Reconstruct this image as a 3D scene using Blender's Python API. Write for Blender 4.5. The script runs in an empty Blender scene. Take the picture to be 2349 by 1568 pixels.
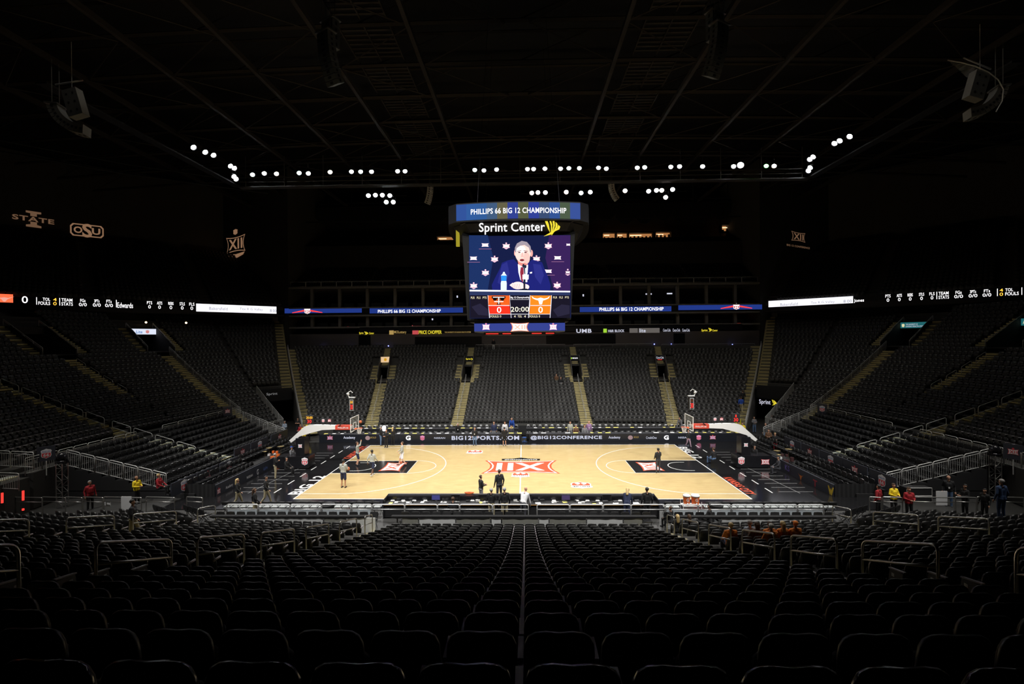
import bpy, math, random
import numpy as np
from mathutils import Vector, Matrix
random.seed(7); np.random.seed(7)
SC = bpy.context.scene; COL = SC.collection
PI = math.pi
# ------------------------------------------------------------------ camera
W_, H_, FPX = 2349, 1568, 1098.136
CAM = np.array([0.318, -37.468, 10.014]); YAW, PITCH, ROLL = 0.02461, -0.00661, -0.00798
cf = np.array([-math.sin(YAW)*math.cos(PITCH), math.cos(YAW)*math.cos(PITCH), math.sin(PITCH)])
cr0 = np.array([math.cos(YAW), math.sin(YAW), 0.0]); cu0 = np.cross(cr0, cf)
cr = math.cos(ROLL)*cr0+math.sin(ROLL)*cu0; cu = -math.sin(ROLL)*cr0+math.cos(ROLL)*cu0
cam = bpy.data.objects.new('camera', bpy.data.cameras.new('camera')); COL.objects.link(cam)
cam.data.sensor_width = 36; cam.data.lens = 36*FPX/W_; cam.data.clip_start = .05; cam.data.clip_end = 500
mw = Matrix.Identity(4)
for i in range(3): mw[i][0] = cr[i]; mw[i][1] = cu[i]; mw[i][2] = -cf[i]; mw[i][3] = CAM[i]
cam.matrix_world = mw; SC.camera = cam
def ray(u, v): return cf+(u-W_/2)/FPX*cr-(v-H_/2)/FPX*cu
def onZ(u, v, z=0.): d = ray(u, v); return CAM+d*((z-CAM[2])/d[2])
def onY(u, v, y): d = ray(u, v); return CAM+d*((y-CAM[1])/d[1])
def onX(u, v, x): d = ray(u, v); return CAM+d*((x-CAM[0])/d[0])
def proj(P):
    d = np.asarray(P, float)-CAM; D = d@cf
    return W_/2+FPX*(d@cr)/D, H_/2-FPX*(d@cu)/D, D
# ------------------------------------------------------------------ world, exposure, big lights
SC.view_settings.view_transform = 'Standard'; SC.view_settings.look = 'None'
SC.view_settings.exposure = 0.0; SC.view_settings.gamma = 1; SC.view_settings.use_curve_mapping = False
wd = bpy.data.worlds.new('world'); SC.world = wd; wd.use_nodes = True
wd.node_tree.nodes['Background'].inputs[0].default_value = (.6, .7, 1, 1)
wd.node_tree.nodes['Background'].inputs[1].default_value = 0.0
SC.cycles.use_denoising = True; SC.cycles.use_adaptive_sampling = True; SC.cycles.adaptive_threshold = .02
SC.cycles.max_bounces = 5; SC.cycles.diffuse_bounces = 3; SC.cycles.glossy_bounces = 3; SC.cycles.transmission_bounces = 4
SC.cycles.transparent_max_bounces = 6; SC.cycles.caustics_reflective = False; SC.cycles.caustics_refractive = False
SC.cycles.sample_clamp_indirect = 3; SC.cycles.use_light_tree = True
def spot(name, loc, target, power, size, blend=.6, rad=.35, color=(1, .98, .95)):
    l = bpy.data.lights.new(name, 'SPOT'); l.energy = power; l.spot_size = math.radians(size); l.spot_blend = blend
    l.shadow_soft_size = rad; l.color = color
    o = bpy.data.objects.new(name, l); COL.objects.link(o); o.location = loc
    o.rotation_euler = (Vector(target)-Vector(loc)).to_track_quat('-Z', 'Y').to_euler(); return o
# court lighting: banks hung on the catwalk ring 31 m up, two thirds of them aimed across the court
for x in (-30, -18, -6, 6, 18, 30):
    spot('court_light_near', (x, -21.5, 31), (x*.42, 2.5, 0), 27500, 63, 1.0)
    spot('court_light_far', (x, 22.0, 31), (x*.42, -3, 0), 15000, 52, .9)
for sx in (-1, 1):
    for y in (-10, 0, 10): spot('court_light_end', (sx*35.2, y, 30.6), (sx*4, y*.4, 0), 8000, 42)
# added soft fill lights below the roof, brightening the stands and near rows
for x, y, sx_, sy_, e in ((0, 10, 60, 6, 1200), (0, -11, 60, 4, 1350), (-32, 6, 6, 40, 90), (32, 6, 6, 40, 90)):
    l = bpy.data.lights.new('added_fill_light', 'AREA'); l.shape = 'RECTANGLE'; l.size = sx_; l.size_y = sy_; l.energy = e; l.color = (1, .93, .82)
    o = bpy.data.objects.new('added_fill_light', l); COL.objects.link(o); o.location = (x, y, 29.0); o.rotation_euler = (math.radians(24) if y > 5 and x == 0 else 0, math.radians(-28)*(1 if x > 0 else -1 if x < 0 else 0), 0); l.spread = math.radians(95 if y > -10 else 62)
# ------------------------------------------------------------------ materials
MATS = {}
def mat(name, col, rough=.6, metal=0., emit=0., spec=.5, noise=0., nscale=3., bump=0., alpha=1., ecol=None, sample=True):
    if name in MATS: return MATS[name]
    m = bpy.data.materials.new(name); m.use_nodes = True; nt = m.node_tree; b = nt.nodes['Principled BSDF']
    c = (*col, 1)
    b.inputs['Base Color'].default_value = c; b.inputs['Roughness'].default_value = rough; b.inputs['Metallic'].default_value = metal
    b.inputs['Specular IOR Level'].default_value = spec
    if emit:
        b.inputs['Emission Color'].default_value = (*(ecol or col), 1); b.inputs['Emission Strength'].default_value = emit
        b.inputs['Base Color'].default_value = (0, 0, 0, 1); b.inputs['Specular IOR Level'].default_value = 0
    if not sample: m.cycles.emission_sampling = 'NONE'
    if noise or bump:
        tc = nt.nodes.new('ShaderNodeTexCoord'); n = nt.nodes.new('ShaderNodeTexNoise'); n.inputs['Scale'].default_value = nscale
        n.inputs['Detail'].default_value = 3; nt.links.new(tc.outputs['Object'], n.inputs['Vector'])
        if noise and not emit:
            mx = nt.nodes.new('ShaderNodeMix'); mx.data_type = 'RGBA'
            mx.inputs[6].default_value = tuple(max(0, v*(1-noise)) for v in col)+(1,); mx.inputs[7].default_value = tuple(min(1, v*(1+noise)) for v in col)+(1,)
            nt.links.new(n.outputs[0], mx.inputs[0]); nt.links.new(mx.outputs[2], b.inputs['Base Color'])
        if bump:
            bp = nt.nodes.new('ShaderNodeBump'); bp.inputs['Strength'].default_value = bump; nt.links.new(n.outputs[0], bp.inputs['Height']); nt.links.new(bp.outputs[0], b.inputs['Normal'])
    if alpha < 1: b.inputs['Alpha'].default_value = alpha
    MATS[name] = m; return m
seatback_m = mat('seat_shell_plastic', (.012, .012, .012), .42, noise=.2, nscale=2)
seatpad_m = mat('seat_fabric', (.046, .045, .042), .85, noise=.25, nscale=4)
seatgloss_m = mat('seat_gloss_plastic', (.006, .005, .007), .16)
arm_m = mat('armrest_grey_plastic', (.42, .38, .42), .5)  # faint purple of the LED light is mixed into the grey
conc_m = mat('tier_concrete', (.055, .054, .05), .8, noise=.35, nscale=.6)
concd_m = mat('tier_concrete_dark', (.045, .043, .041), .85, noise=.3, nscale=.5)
step_m = mat('step_concrete', (.17, .15, .09), .75, noise=.3, nscale=1.5)
nose_m = mat('yellow_nosing', (.66, .56, .25), .6, noise=.15, nscale=2)
wstep_m = mat('portable_step_grey', (.52, .56, .50), .6, noise=.2, nscale=2)
steel_m = mat('brushed_steel', (.50, .49, .47), .32, .9, noise=.1, nscale=8)
gsteel_m = mat('galvanised_steel', (.66, .66, .64), .45, .3, noise=.2, nscale=6)
black_m = mat('black_matte', (.012, .012, .013), .7, noise=.3, nscale=4)
blackg_m = mat('black_gloss', (.010, .010, .012), .22, noise=.2, nscale=3)
drape_m = mat('black_drape', (.008, .008, .009), .95, bump=.4, nscale=6)
floor_m = mat('arena_floor', (.035, .035, .034), .5, noise=.4, nscale=.8)
white_m = mat('white_paint', (.78, .78, .76), .5, noise=.05, nscale=2)
wpanel_m = mat('white_panel', (.88, .92, .88), .6, noise=.2, nscale=1)
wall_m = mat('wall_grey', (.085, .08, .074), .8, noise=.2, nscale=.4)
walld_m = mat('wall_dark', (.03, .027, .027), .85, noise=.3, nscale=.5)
roof_m = mat('roof_deck', (.006, .0055, .005), .9, noise=.4, nscale=.5)
beam_m = mat('roof_beam', (.030, .024, .019), .8, noise=.4, nscale=1)
paper_m = mat('paper_white', (.85, .85, .85), .6, noise=.04, nscale=5)
paper_y = mat('paper_yellow', (.85, .75, .18), .6, noise=.04, nscale=5)
orange_m = mat('orange_plastic', (.80, .16, .03), .4, noise=.1, nscale=3)
red_m = mat('red_paint', (.62, .07, .04), .45, noise=.1, nscale=3)
dkgrey_m = mat('dark_grey_plastic', (.05, .05, .055), .5, noise=.2, nscale=4)
cseat_m = mat('chair_grey_vinyl', (.30, .32, .32), .45, noise=.15, nscale=5)
glass_m = mat('clear_panel', (.8, .85, .85), .05, alpha=.12)
rim_m = mat('rim_orange', (.85, .13, .03), .4, noise=.05, nscale=3)
ball_m = mat('basketball_leather', (.48, .13, .05), .6, bump=.2, nscale=60)
navyb_m = mat('board_navy', (.038, .042, .058), .45, noise=.2, nscale=2)
def em(name, col, s, sample=False): return mat(name, col, .5, emit=s, sample=sample)
e_white = em('led_white', (1, .98, 1), 1.6); e_wsoft = em('led_white_soft', (.82, .84, 1), .75); e_yel = em('led_yellow', (1, .82, .05), 1.0)
e_blue = em('led_blue', (.02, .05, .30), .8); e_dblue = em('led_dark_blue', (.008, .01, .05), .8); e_red = em('led_red', (1, .04, .03), 1.5)
e_redd = em('led_red_soft', (.75, .10, .11), .7); e_org = em('led_orange', (1, .28, .03), 1.1); e_amb = em('led_amber', (1, .5, .05), 1.6)
e_grn = em('led_green', (.4, .75, .05), .9); e_gold = em('led_gold', (.75, .50, .16), .55); e_teal = em('sign_teal', (.02, .16, .18), .8)
e_pink = em('led_pink', (.9, .35, .6), .9); e_warm = em('suite_light', (1, .42, .14), .42, True); e_lampw = em('lamp_white', (.95, .97, 1), 22); e_lampc = em('lamp_cool', (.80, 1, .97), 22); e_lampr = em('lamp_warm', (1, .86, .74), 22)
e_black = mat('screen_off', (.006, .006, .008), .3)
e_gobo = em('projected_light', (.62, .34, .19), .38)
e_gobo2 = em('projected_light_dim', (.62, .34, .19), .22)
# ------------------------------------------------------------------ mesh building
class MB:
    def __init__(s): s.v = []; s.f = []; s.m = []; s.mi = 0
    def add(s, vs, fs):
        b = len(s.v); s.v.extend([tuple(map(float, q)) for q in vs]); s.f.extend([tuple(b+i for i in f) for f in fs]); s.m.extend([s.mi]*len(fs)); return s
    def frame(s, c, ax, ay, az):      # oriented box: centre and three half vectors
        c, ax, ay, az = map(lambda q: np.array(q, float), (c, ax, ay, az))
        vs = [c+i*ax+j*ay+k*az for k in (-1, 1) for j in (-1, 1) for i in (-1, 1)]
        return s.add(vs, [(0, 2, 3, 1), (4, 5, 7, 6), (0, 1, 5, 4), (2, 6, 7, 3), (0, 4, 6, 2), (1, 3, 7, 5)])
    def box(s, x0, x1, y0, y1, z0, z1): return s.frame(((x0+x1)/2, (y0+y1)/2, (z0+z1)/2), ((x1-x0)/2, 0, 0), (0, (y1-y0)/2, 0), (0, 0, (z1-z0)/2))
    def tube(s, pts, r, n=8, closed=False):
        pts = [np.array(p, float) for p in pts]; N = len(pts); rs = r if isinstance(r, (list, tuple)) else [r]*N; vs = []; up = None
        for i, p in enumerate(pts):
            a = pts[(i-1) % N] if (i > 0 or closed) else p; b = pts[(i+1) % N] if (i < N-1 or closed) else p
            t = b-a; t = t/(np.linalg.norm(t)+1e-9)
            if up is None:
                up = np.array([0, 0, 1.]) if abs(t[2]) < .9 else np.array([1., 0, 0])
            x = np.cross(up, t); x /= np.linalg.norm(x)+1e-9; y = np.cross(t, x); up = y
            for k in range(n): q = 2*PI*k/n; vs.append(p+rs[i]*(math.cos(q)*x+math.sin(q)*y))
        fs = []
        for i in range(N if closed else N-1):
            for k in range(n): a = i*n+k; b = i*n+(k+1) % n; c = ((i+1) % N)*n+(k+1) % n; d = ((i+1) % N)*n+k; fs.append((a, b, c, d))
        if not closed: fs += [tuple(range(n-1, -1, -1)), tuple(range((N-1)*n, N*n))]
        return s.add(vs, fs)
    def lathe(s, prof, c=(0, 0, 0), n=16):     # profile of (r, z)
        vs = []; fs = []
        for r, z in prof:
            for k in range(n): q = 2*PI*k/n; vs.append((c[0]+r*math.cos(q), c[1]+r*math.sin(q), c[2]+z))
        for i in range(len(prof)-1):
            for k in range(n): fs.append((i*n+k, i*n+(k+1) % n, (i+1)*n+(k+1) % n, (i+1)*n+k))
        fs += [tuple(range(n-1, -1, -1)), tuple(range((len(prof)-1)*n, len(prof)*n))]
        return s.add(vs, fs)
    def prism(s, out, o, r, u, d0, d1):        # 2D outline on plane o + x r + y u, from depth d0 to d1 along r x u
        o, r, u = map(lambda q: np.array(q, float), (o, r, u)); n = np.cross(r, u); n /= np.linalg.norm(n); N = len(out)
        vs = [o+x*r+y*u+d0*n for x, y in out]+[o+x*r+y*u+d1*n for x, y in out]
        return s.add(vs, [tuple(range(N-1, -1, -1)), tuple(range(N, 2*N))]+[(i, (i+1) % N, N+(i+1) % N, N+i) for i in range(N)])
    def sphere(s, c, r, n=12, m=8):
        rr = (r, r, r) if np.isscalar(r) else r; vs = [(c[0], c[1], c[2]-rr[2])]; fs = []
        for i in range(1, m):
            a = -PI/2+PI*i/m
            for k in range(n): q = 2*PI*k/n; vs.append((c[0]+rr[0]*math.cos(a)*math.cos(q), c[1]+rr[1]*math.cos(a)*math.sin(q), c[2]+rr[2]*math.sin(a)))
        vs.append((c[0], c[1], c[2]+rr[2])); L = len(vs)-1
        for k in range(n): fs.append((0, 1+(k+1) % n, 1+k)); fs.append((L, 1+(m-2)*n+k, 1+(m-2)*n+(k+1) % n))
        for i in range(m-2):
            for k in range(n): fs.append((1+i*n+k, 1+i*n+(k+1) % n, 1+(i+1)*n+(k+1) % n, 1+(i+1)*n+k))
        return s.add(vs, fs)
    def mesh(s, name, mats, smooth=False, off=None):
        me = bpy.data.meshes.new(name); v = s.v if off is None else [(a-off[0], b-off[1], c-off[2]) for a, b, c in s.v]
        me.from_pydata(v, [], s.f)
        for m in (mats if isinstance(mats, (list, tuple)) else [mats]): me.materials.append(m)
        if max(s.m, default=0) > 0: me.polygons.foreach_set('material_index', s.m)
        if smooth: me.polygons.foreach_set('use_smooth', [True]*len(me.polygons))
        me.update(); return me
def link(name, me, parent=None, loc=None):
    o = bpy.data.objects.new(name, me); COL.objects.link(o)
    if parent is not None: o.parent = parent
    if loc is not None: o.location = loc
    return o
def off_of(p): return None if p is None else tuple(p.location)
def part(name, mb, mats, parent, smooth=False, local=False):
    """a part: world coordinates unless local"""
    return link(name, mb.mesh(name, mats, smooth, None if local else worldloc(parent)), parent)
def worldloc(p):
    x = Vector((0, 0, 0))
    while p is not None: x = x+p.location; p = p.parent
    return tuple(x)
def tag(o, label=None, cat=None, group=None, kind=None):
    if label: o['label'] = label
    if cat: o['category'] = cat
    if group: o['group'] = group
    if kind: o['kind'] = kind
    return o
def E(name, loc, label, cat, group=None, rz=0):
    o = link(name, None, None, tuple(float(x) for x in loc)); o.rotation_euler.z = rz; return tag(o, label, cat, group)
def T(name, mb, mats, label, cat, group=None, smooth=False, base=None):
    """a thing that is one mesh, origin at its base"""
    a = np.array(mb.v); b = base if base is not None else (float(a[:, 0].mean()), float(a[:, 1].mean()), float(a[:, 2].min()))
    return tag(link(name, mb.mesh(name, mats, smooth, b), None, b), label, cat, group)
def struct(name, mb, mats, parent=None, smooth=False):
    o = link(name, mb.mesh(name, mats, smooth), parent)
    if parent is None: o['kind'] = 'structure'
    return o
ORD = 'first second third fourth fifth sixth seventh eighth ninth tenth eleventh twelfth thirteenth fourteenth fifteenth sixteenth seventeenth eighteenth nineteenth twentieth'.split()
def nth(i):
    if i < 20: return ORD[i]
    t = {2: 'twenty', 3: 'thirty', 4: 'forty', 5: 'fifty', 6: 'sixty'}[(i+1)//10]; k = (i+1) % 10
    return (t[:-1]+'ieth') if k == 0 else t+'-'+ORD[k-1]
# ------------------------------------------------------------------ lettering and marks on a plane
_tc = {}
def text_geo(s, bold=0.0):
    key = (s, bold)
    if key not in _tc:
        cu_ = bpy.data.curves.new('lettering', 'FONT'); cu_.body = s; cu_.offset = bold*.45; cu_.resolution_u = 3; cu_.space_character = 1.0+bold*1.8
        o = bpy.data.objects.new('lettering', cu_); COL.objects.link(o); dg = bpy.context.evaluated_depsgraph_get(); dg.update()
        me = bpy.data.meshes.new_from_object(o.evaluated_get(dg)); v = np.array([x.co[:2] for x in me.vertices]) if len(me.vertices) else np.zeros((1, 2))
        f = [tuple(p.vertices) for p in me.polygons]; bpy.data.objects.remove(o); bpy.data.meshes.remove(me)
        mn, mx = v.min(0), v.max(0); v = (v-mn)/np.maximum(mx-mn, 1e-6); _tc[key] = (v, f)
    return _tc[key]
class Plane:
    """a drawing plane: origin, right and up unit vectors, normal towards the viewer"""
    def __init__(s, o, r, u): s.o = np.array(o, float); s.r = np.array(r, float); s.r /= np.linalg.norm(s.r); s.u = np.array(u, float); s.u /= np.linalg.norm(s.u); s.n = np.cross(s.r, s.u)
    def pt(s, x, y, d=0): return s.o+x*s.r+y*s.u+d*s.n
    def px(s, u, v):   # photograph point -> plane coordinates
        d = ray(u, v); t = ((s.o-CAM)@s.n)/(d@s.n); q = CAM+d*t-s.o; return q@s.r, q@s.u
def dtext(mb, pl, s, x0, x1, y0, y1, d=.012, bold=.03, flip=False):
    v, f = text_geo(s, bold)
    q = [pl.pt(x0+(x1-x0)*(1-a if flip else a), y0+(y1-y0)*(1-b if flip else b), d) for a, b in v]
    return mb.add(q, f)
def dpoly(mb, pl, pts, cx=0, cy=0, s=1, sy=None, d=.01, flip=False):
    sy = s if sy is None else sy; g = -1 if flip else 1
    return mb.add([pl.pt(cx+g*x*s, cy+g*y*sy, d) for x, y in pts], [tuple(range(len(pts)))])
def drect(mb, pl, x0, x1, y0, y1, d=.01): return mb.add([pl.pt(x0, y0, d), pl.pt(x1, y0, d), pl.pt(x1, y1, d), pl.pt(x0, y1, d)], [(0, 1, 2, 3)])
def tri_fan(mb, pl, pts, cx, cy, s, sy, d, flip=False):
    g = -1 if flip else 1
    q = [pl.pt(cx, cy, d)]+[pl.pt(cx+g*x*s, cy+g*y*sy, d) for x, y in pts]; N = len(pts)
    return mb.add(q, [(0, 1+i, 1+(i+1) % N) for i in range(N)])
XSH = []
for (x0, y0), (x1, y1), (cx_, cy_) in (((-1, .82), (1, .82), (0, .55)), ((1, .82), (1, -.82), (.62, 0)), ((1, -.82), (-1, -.82), (0, -.55)), ((-1, -.82), (-1, .82), (-.62, 0))):
    for t in np.linspace(0, 1, 6)[:-1]: XSH.append(((1-t)**2*x0+2*t*(1-t)*cx_+t*t*x1, (1-t)**2*y0+2*t*(1-t)*cy_+t*t*y1))
SHD = [(-.75, .75), (-.35, .85), (0, 1), (.35, .85), (.75, .75), (.9, .55), (.78, .2), (.85, -.35), (.7, -.7), (.25, -.85), (0, -1), (-.25, -.85), (-.7, -.7), (-.85, -.35), (-.78, .2), (-.9, .55)]
def logo_xii(parent, pl, cx, cy, h, ms, top=True, wide=1.15, flip=False, d=.012):
    """Roman twelve emblem: outlined four-pointed panel with the numeral; ms = (outline, fill, numeral)"""
    mb = MB(); s = h/2; mb.mi = 0; tri_fan(mb, pl, XSH, cx, cy, s*wide, s, d, flip)
    if top: g = -1 if flip else 1; mb.add([pl.pt(cx+g*x*s, cy+g*y*s, d) for x, y in [(-.22, .62), (.22, .62), (.26, 1.05), (0, 1.2), (-.26, 1.05)]], [(0, 1, 2, 3, 4)])
    mb.mi = 1; tri_fan(mb, pl, XSH, cx, cy, s*wide*.86, s*.84, d*1.6, flip)
    mb.mi = 2; dtext(mb, pl, 'XII', cx-s*wide*.62, cx+s*wide*.62, cy-s*.42, cy+s*.42, d*2.2, .06, flip)
    return part('logo', mb, list(ms), parent)
def logo_66(parent, pl, cx, cy, h, ms, wide=.9, flip=False, d=.012):
    mb = MB(); s = h/2; g = -1 if flip else 1
    mb.mi = 0; tri_fan(mb, pl, SHD, cx, cy, s*wide, s, d, flip)
    mb.mi = 1; tri_fan(mb, pl, [(-.72, .12), (.72, .12), (.74, -.35), (.6, -.62), (.2, -.74), (0, -.88), (-.2, -.74), (-.6, -.62), (-.74, -.35)], cx, cy, s*wide, s, d*1.6, flip)
    mb.mi = 0; dtext(mb, pl, '66', cx-s*wide*.48, cx+s*wide*.48, cy-g*s*.58 if not flip else cy+s*.06, cy+s*.04 if not flip else cy+s*.62, d*2.4, .05, flip)
    mb.mi = 2; dtext(mb, pl, 'PHILLIPS', cx-s*wide*.66, cx+s*wide*.66, (cy+s*.28) if not flip else (cy-s*.58), (cy+s*.58) if not flip else cy-s*.28, d*2.4, .03, flip)
    return part('logo', mb, list(ms), parent)
SPR = [[(0, 1.0), (.17, .98), (.32, .62), (.40, .18), (.26, .40), (.12, .72)], [(.30, .98), (.42, .90), (.52, .62), (.50, .20), (.44, .12), (.44, .55)],
       [(.52, .92), (.66, .78), (.68, .55), (.52, .12), (.46, .08), (.58, .55)], [(.72, .76), (.84, .64), (.82, .46), (.50, .06), (.46, .03), (.72, .50)], [(.88, .60), (1, .50), (.94, .36), (0, 0), (.48, .10), (.82, .42)]]
def logo_wing(mb, pl, x0, x1, y0, y1, d=.014):
    for P in SPR: dpoly(mb, pl, P, x0, y0, x1-x0, y1-y0, d)
# ------------------------------------------------------------------ the seating bowl
KT = np.array([(0, 13.8, 0), (7.1, 13.8, 1.8), (16.2, 13.15, 11), (22.6, 11.6, 30), (23.2, 10.6, 45), (23.5, 7.9, 59), (23.9, 3.2, 73), (24.0, 0, 90)], float)
PITCH_R = .885
def zs(s): return .07+.2655*s+.0042*s*s
def zr(i): return zs(PITCH_R*i)
def kn(k, sx=1, sy=1):
    a = math.radians(float(np.interp(k, range(8), KT[:, 2]))); return np.array([sx*math.sin(a), sy*math.cos(a), 0.])
def P(k, s, z=None, sx=1, sy=1):
    if k < 0: k = -k; sx = -sx
    q = np.array([sx*float(np.interp(k, range(8), KT[:, 0])), sy*float(np.interp(k, range(8), KT[:, 1])), 0.])+kn(k, sx, sy)*s
    q[2] = zs(s) if z is None else z; return q
def tier(name, k0, k1, i0, i1, sx, sy, m=None, skirt=True, n=None):
    n = n or max(2, int(abs(k1-k0)*5)); ks = np.linspace(k0, k1, n+1); mb = MB(); vs = []; fs = []
    for i in range(i0, i1+1):
        for s, z in ((PITCH_R*i-.7, zr(i-1) if i > i0 else (0 if skirt else zr(i)-.4)), (PITCH_R*i-.7, zr(i)), (PITCH_R*(i+1)-.7, zr(i))):
            vs += [P(k, s, z, sx, sy) for k in ks]
    R = 3*(i1-i0+1); N = len(ks)
    for r in range(R-1):
        for k in range(N-1):
            a = r*N+k; q = (a, a+1, a+N+1, a+N); fs.append(q if sx*sy < 0 else q[::-1])
    mb.add(vs, fs)
    for k in (0, N-1):            # end walls down to the floor
        for i in range(i1-i0+1):
            a = vs[(3*i+1)*N+k]; b = vs[(3*i+2)*N+k]; mb.add([a, b, (b[0], b[1], 0 if skirt else a[2]-.5), (a[0], a[1], 0 if skirt else a[2]-.5)], [(0, 1, 2, 3)])
    return struct(name, mb, m or conc_m)
def stairs(k, i0, i1, sx, sy, hw=.65, off=0., far=True):
    """aisle steps up the rake: one flight, with its yellow nosings"""
    mb = MB(); nb = MB()
    for i in range(i0, i1+1):
        for h in (0, 1):
            s0 = PITCH_R*i-.7+h*.4425; z = zr(i)+h*(zr(i+1)-zr(i))/2; kk = abs(k); n = kn(kk, sx if k >= 0 else -sx, sy); t = np.array([-n[1], n[0], 0])
            c = P(k, s0+.22, z-.06, sx, sy)+t*off; mb.frame(c, t*hw, n*.23, (0, 0, .075+(.08 if h else 0)))
            c2 = P(k, s0+.03, z+.018, sx, sy)+t*off; nb.frame(c2, t*hw*.99, n*.06, (0, 0, .006)); nb.frame(c2-n*.06+np.array([0, 0, -.042]), t*hw*.99, n*.004, (0, 0, .047))
    o = struct('aisle_stairs', mb, step_m); part('step_nosing', nb, nose_m, o); return o
# fixed tiers: (k0, k1, first row, last row)
for sx in (-1, 1):
    for a_, b_, c_, d_ in ((0, 1, 0, .085), (1, 2, .057, .057), (2, 3, .055, 0)):
        tier('seating_tier', a_, b_, 2, 14, sx, 1); tier('seating_tier', a_+c_, b_-d_, 15, 20, sx, 1); tier('seating_tier', a_, b_, 21, 27, sx, 1, None, False)
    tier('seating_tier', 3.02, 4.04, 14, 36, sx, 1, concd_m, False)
    for a_, b_, i_, c_, d_ in ((4.04, 5.04, 3, 0, .163), (5.04, 6.05, 8, .132, .132), (6.05, 7, 8, .137, 0)):
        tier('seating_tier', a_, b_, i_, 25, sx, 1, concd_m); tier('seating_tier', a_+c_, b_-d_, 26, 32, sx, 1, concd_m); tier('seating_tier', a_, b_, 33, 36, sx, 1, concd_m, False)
    tier('seating_tier', 5.3, 7, 8, 36, sx, -1, concd_m)
    tier('seating_tier', 0, 3, 0, 27, sx, -1, concd_m)
# ---- the seats
SP = .51
def row_slots(k0, k1, s, m0, m1, sx, sy):
    ks = np.linspace(k0, k1, 13); pts = np.array([P(k, s, 0, sx, sy) for k in ks]); d = np.r_[0, np.cumsum(np.linalg.norm(np.diff(pts, axis=0), axis=1))]
    L = d[-1]-m0-m1; n = int(L/SP)
    if n < 1: return []
    a = m0+(L-n*SP)/2+SP/2+np.arange(n)*SP; return np.interp(a, d, ks)
seats = []     # (x, y, z, rz, zone, row, index)
def section(k0, k1, i0, i1, sx, sy, m0=.65, m1=.65, zone='', skip=None):
    for i in range(i0, i1+1):
        s = PITCH_R*i+.1; a, b = (m0(i) if callable(m0) else m0), (m1(i) if callable(m1) else m1)
        for j, k in enumerate(row_slots(k0, k1, s, a, b, sx, sy)):
            if skip and skip(i, k): continue
            q = P(k, s, zr(i), sx, sy); n = kn(k, sx, sy); seats.append((q[0], q[1], q[2], math.atan2(n[0], -n[1]), zone, i, j))
def centre(i0, i1, sy, zone, skip=None):
    for i in range(i0, i1+1):
        s = PITCH_R*i+.1; lim = 7.1+.03*s-(1.75 if (sy > 0 and 15 <= i <= 22) else .65)
        for j in range(-14, 15):
            x = .025+SP*j
            if abs(x)+SP/2 < lim and not (skip and skip(i, x)): seats.append((x, sy*(13.8+s), zr(i), PI if sy > 0 else 0., zone, i, j))
wide = lambda i: 1.75 if 15 <= i <= 22 else .65
centre(2, 26, 1, 'far', lambda i, x: (i >= 25 and x > -6))
for sx in (-1, 1):
    section(1, 2, 2, 26 if sx < 0 else 24, sx, 1, wide, wide, 'far'); section(2, 3, 2, 26 if sx < 0 else 24, sx, 1, wide, .75, 'far')
    section(3, 4.04, 15, 36, sx, 1, lambda i: 1.6, .05, 'corner'); section(4.04, 5.04, 4, 36, sx, 1, .3, lambda i: 2.6 if i >= 26 else .8, 'corner')
    section(5.04, 6.05, 9, 36, sx, 1, lambda i: 2.6 if i >= 26 else .8, lambda i: (2.6 if i >= 26 else .7) if i > 15 else 0, 'end')
    section(6.05, 7, 9, 36, sx, 1, lambda i: (2.6 if i >= 26 else .7) if i > 15 else 0, .65, 'end'); section(5.4, 7, 9, 36, sx, -1, .6, .65, 'end')
    section(1, 2, 0, 25, sx, -1, .65, .65, 'near'); section(2, 3, 0, 25, sx, -1, .65, .75, 'near')
centre(0, 24, -1, 'near')
def ring_mesh(mb, out, ys, sc, cz, x0=0.):
    """closed pad: the outline (x, z) swept through depths ys with scale sc about (0, cz)"""
    vs = []; N = len(out)
    for y, q in zip(ys, sc): vs += [(x0+x*q, y-(z-.3)*.12, cz+(z-cz)*q) for x, z in out]
    fs = [tuple(range(N-1, -1, -1)), tuple(range((len(ys)-1)*N, len(ys)*N))]
    for r in range(len(ys)-1):
        for i in range(N): fs.append((r*N+i, r*N+(i+1) % N, (r+1)*N+(i+1) % N, (r+1)*N+i))
    return mb.add(vs, fs)
def half(pts): return pts+[(-x, z) for x, z in reversed(pts) if abs(x) > 1e-6]
BACK = half([(.19, .40), (.222, .47), (.234, .60), (.236, .72), (.230, .79), (.205, .845), (.160, .872), (.09, .880), (0, .872)])
BACKL = half([(.2, .42), (.238, .60), (.238, .76), (.19, .86), (0, .875)])
PAN = half([(.17, .26), (.21, .30), (.225, .45), (.21, .60), (.15, .66), (0, .668)])
PANL = half([(.19, .27), (.22, .45), (.19, .64), (0, .665)])
def seat_meshes(gloss=False):
    b = MB(); b.mi = 0; ring_mesh(b, BACK, (-.045, -.03, -.005, .0), (.90, .985, 1, .97), .62); b.mi = 1; ring_mesh(b, [(x*.93, .62+(z-.62)*.93) for x, z in BACK], (.0, .03, .042), (1, .96, .86), .62)
    p = MB(); ring_mesh(p, PAN, (.075, .09, .135, .15), (.9, 1, 1, .9), .46)
    a = MB(); a.box(.240, .270, -.09, .02, .0, .60); a.box(.234, .276, .02, .26, .60, .635); a.box(.236, .274, -.11, .02, .52, .60); a.box(-.02, .235, .02, .07, .22, .27)
    return b.mesh('backrest', [seatgloss_m if gloss else seatback_m, seatpad_m], True), p.mesh('seat_pan', seatpad_m, True), a.mesh('armrest', arm_m)
vis = []
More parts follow.
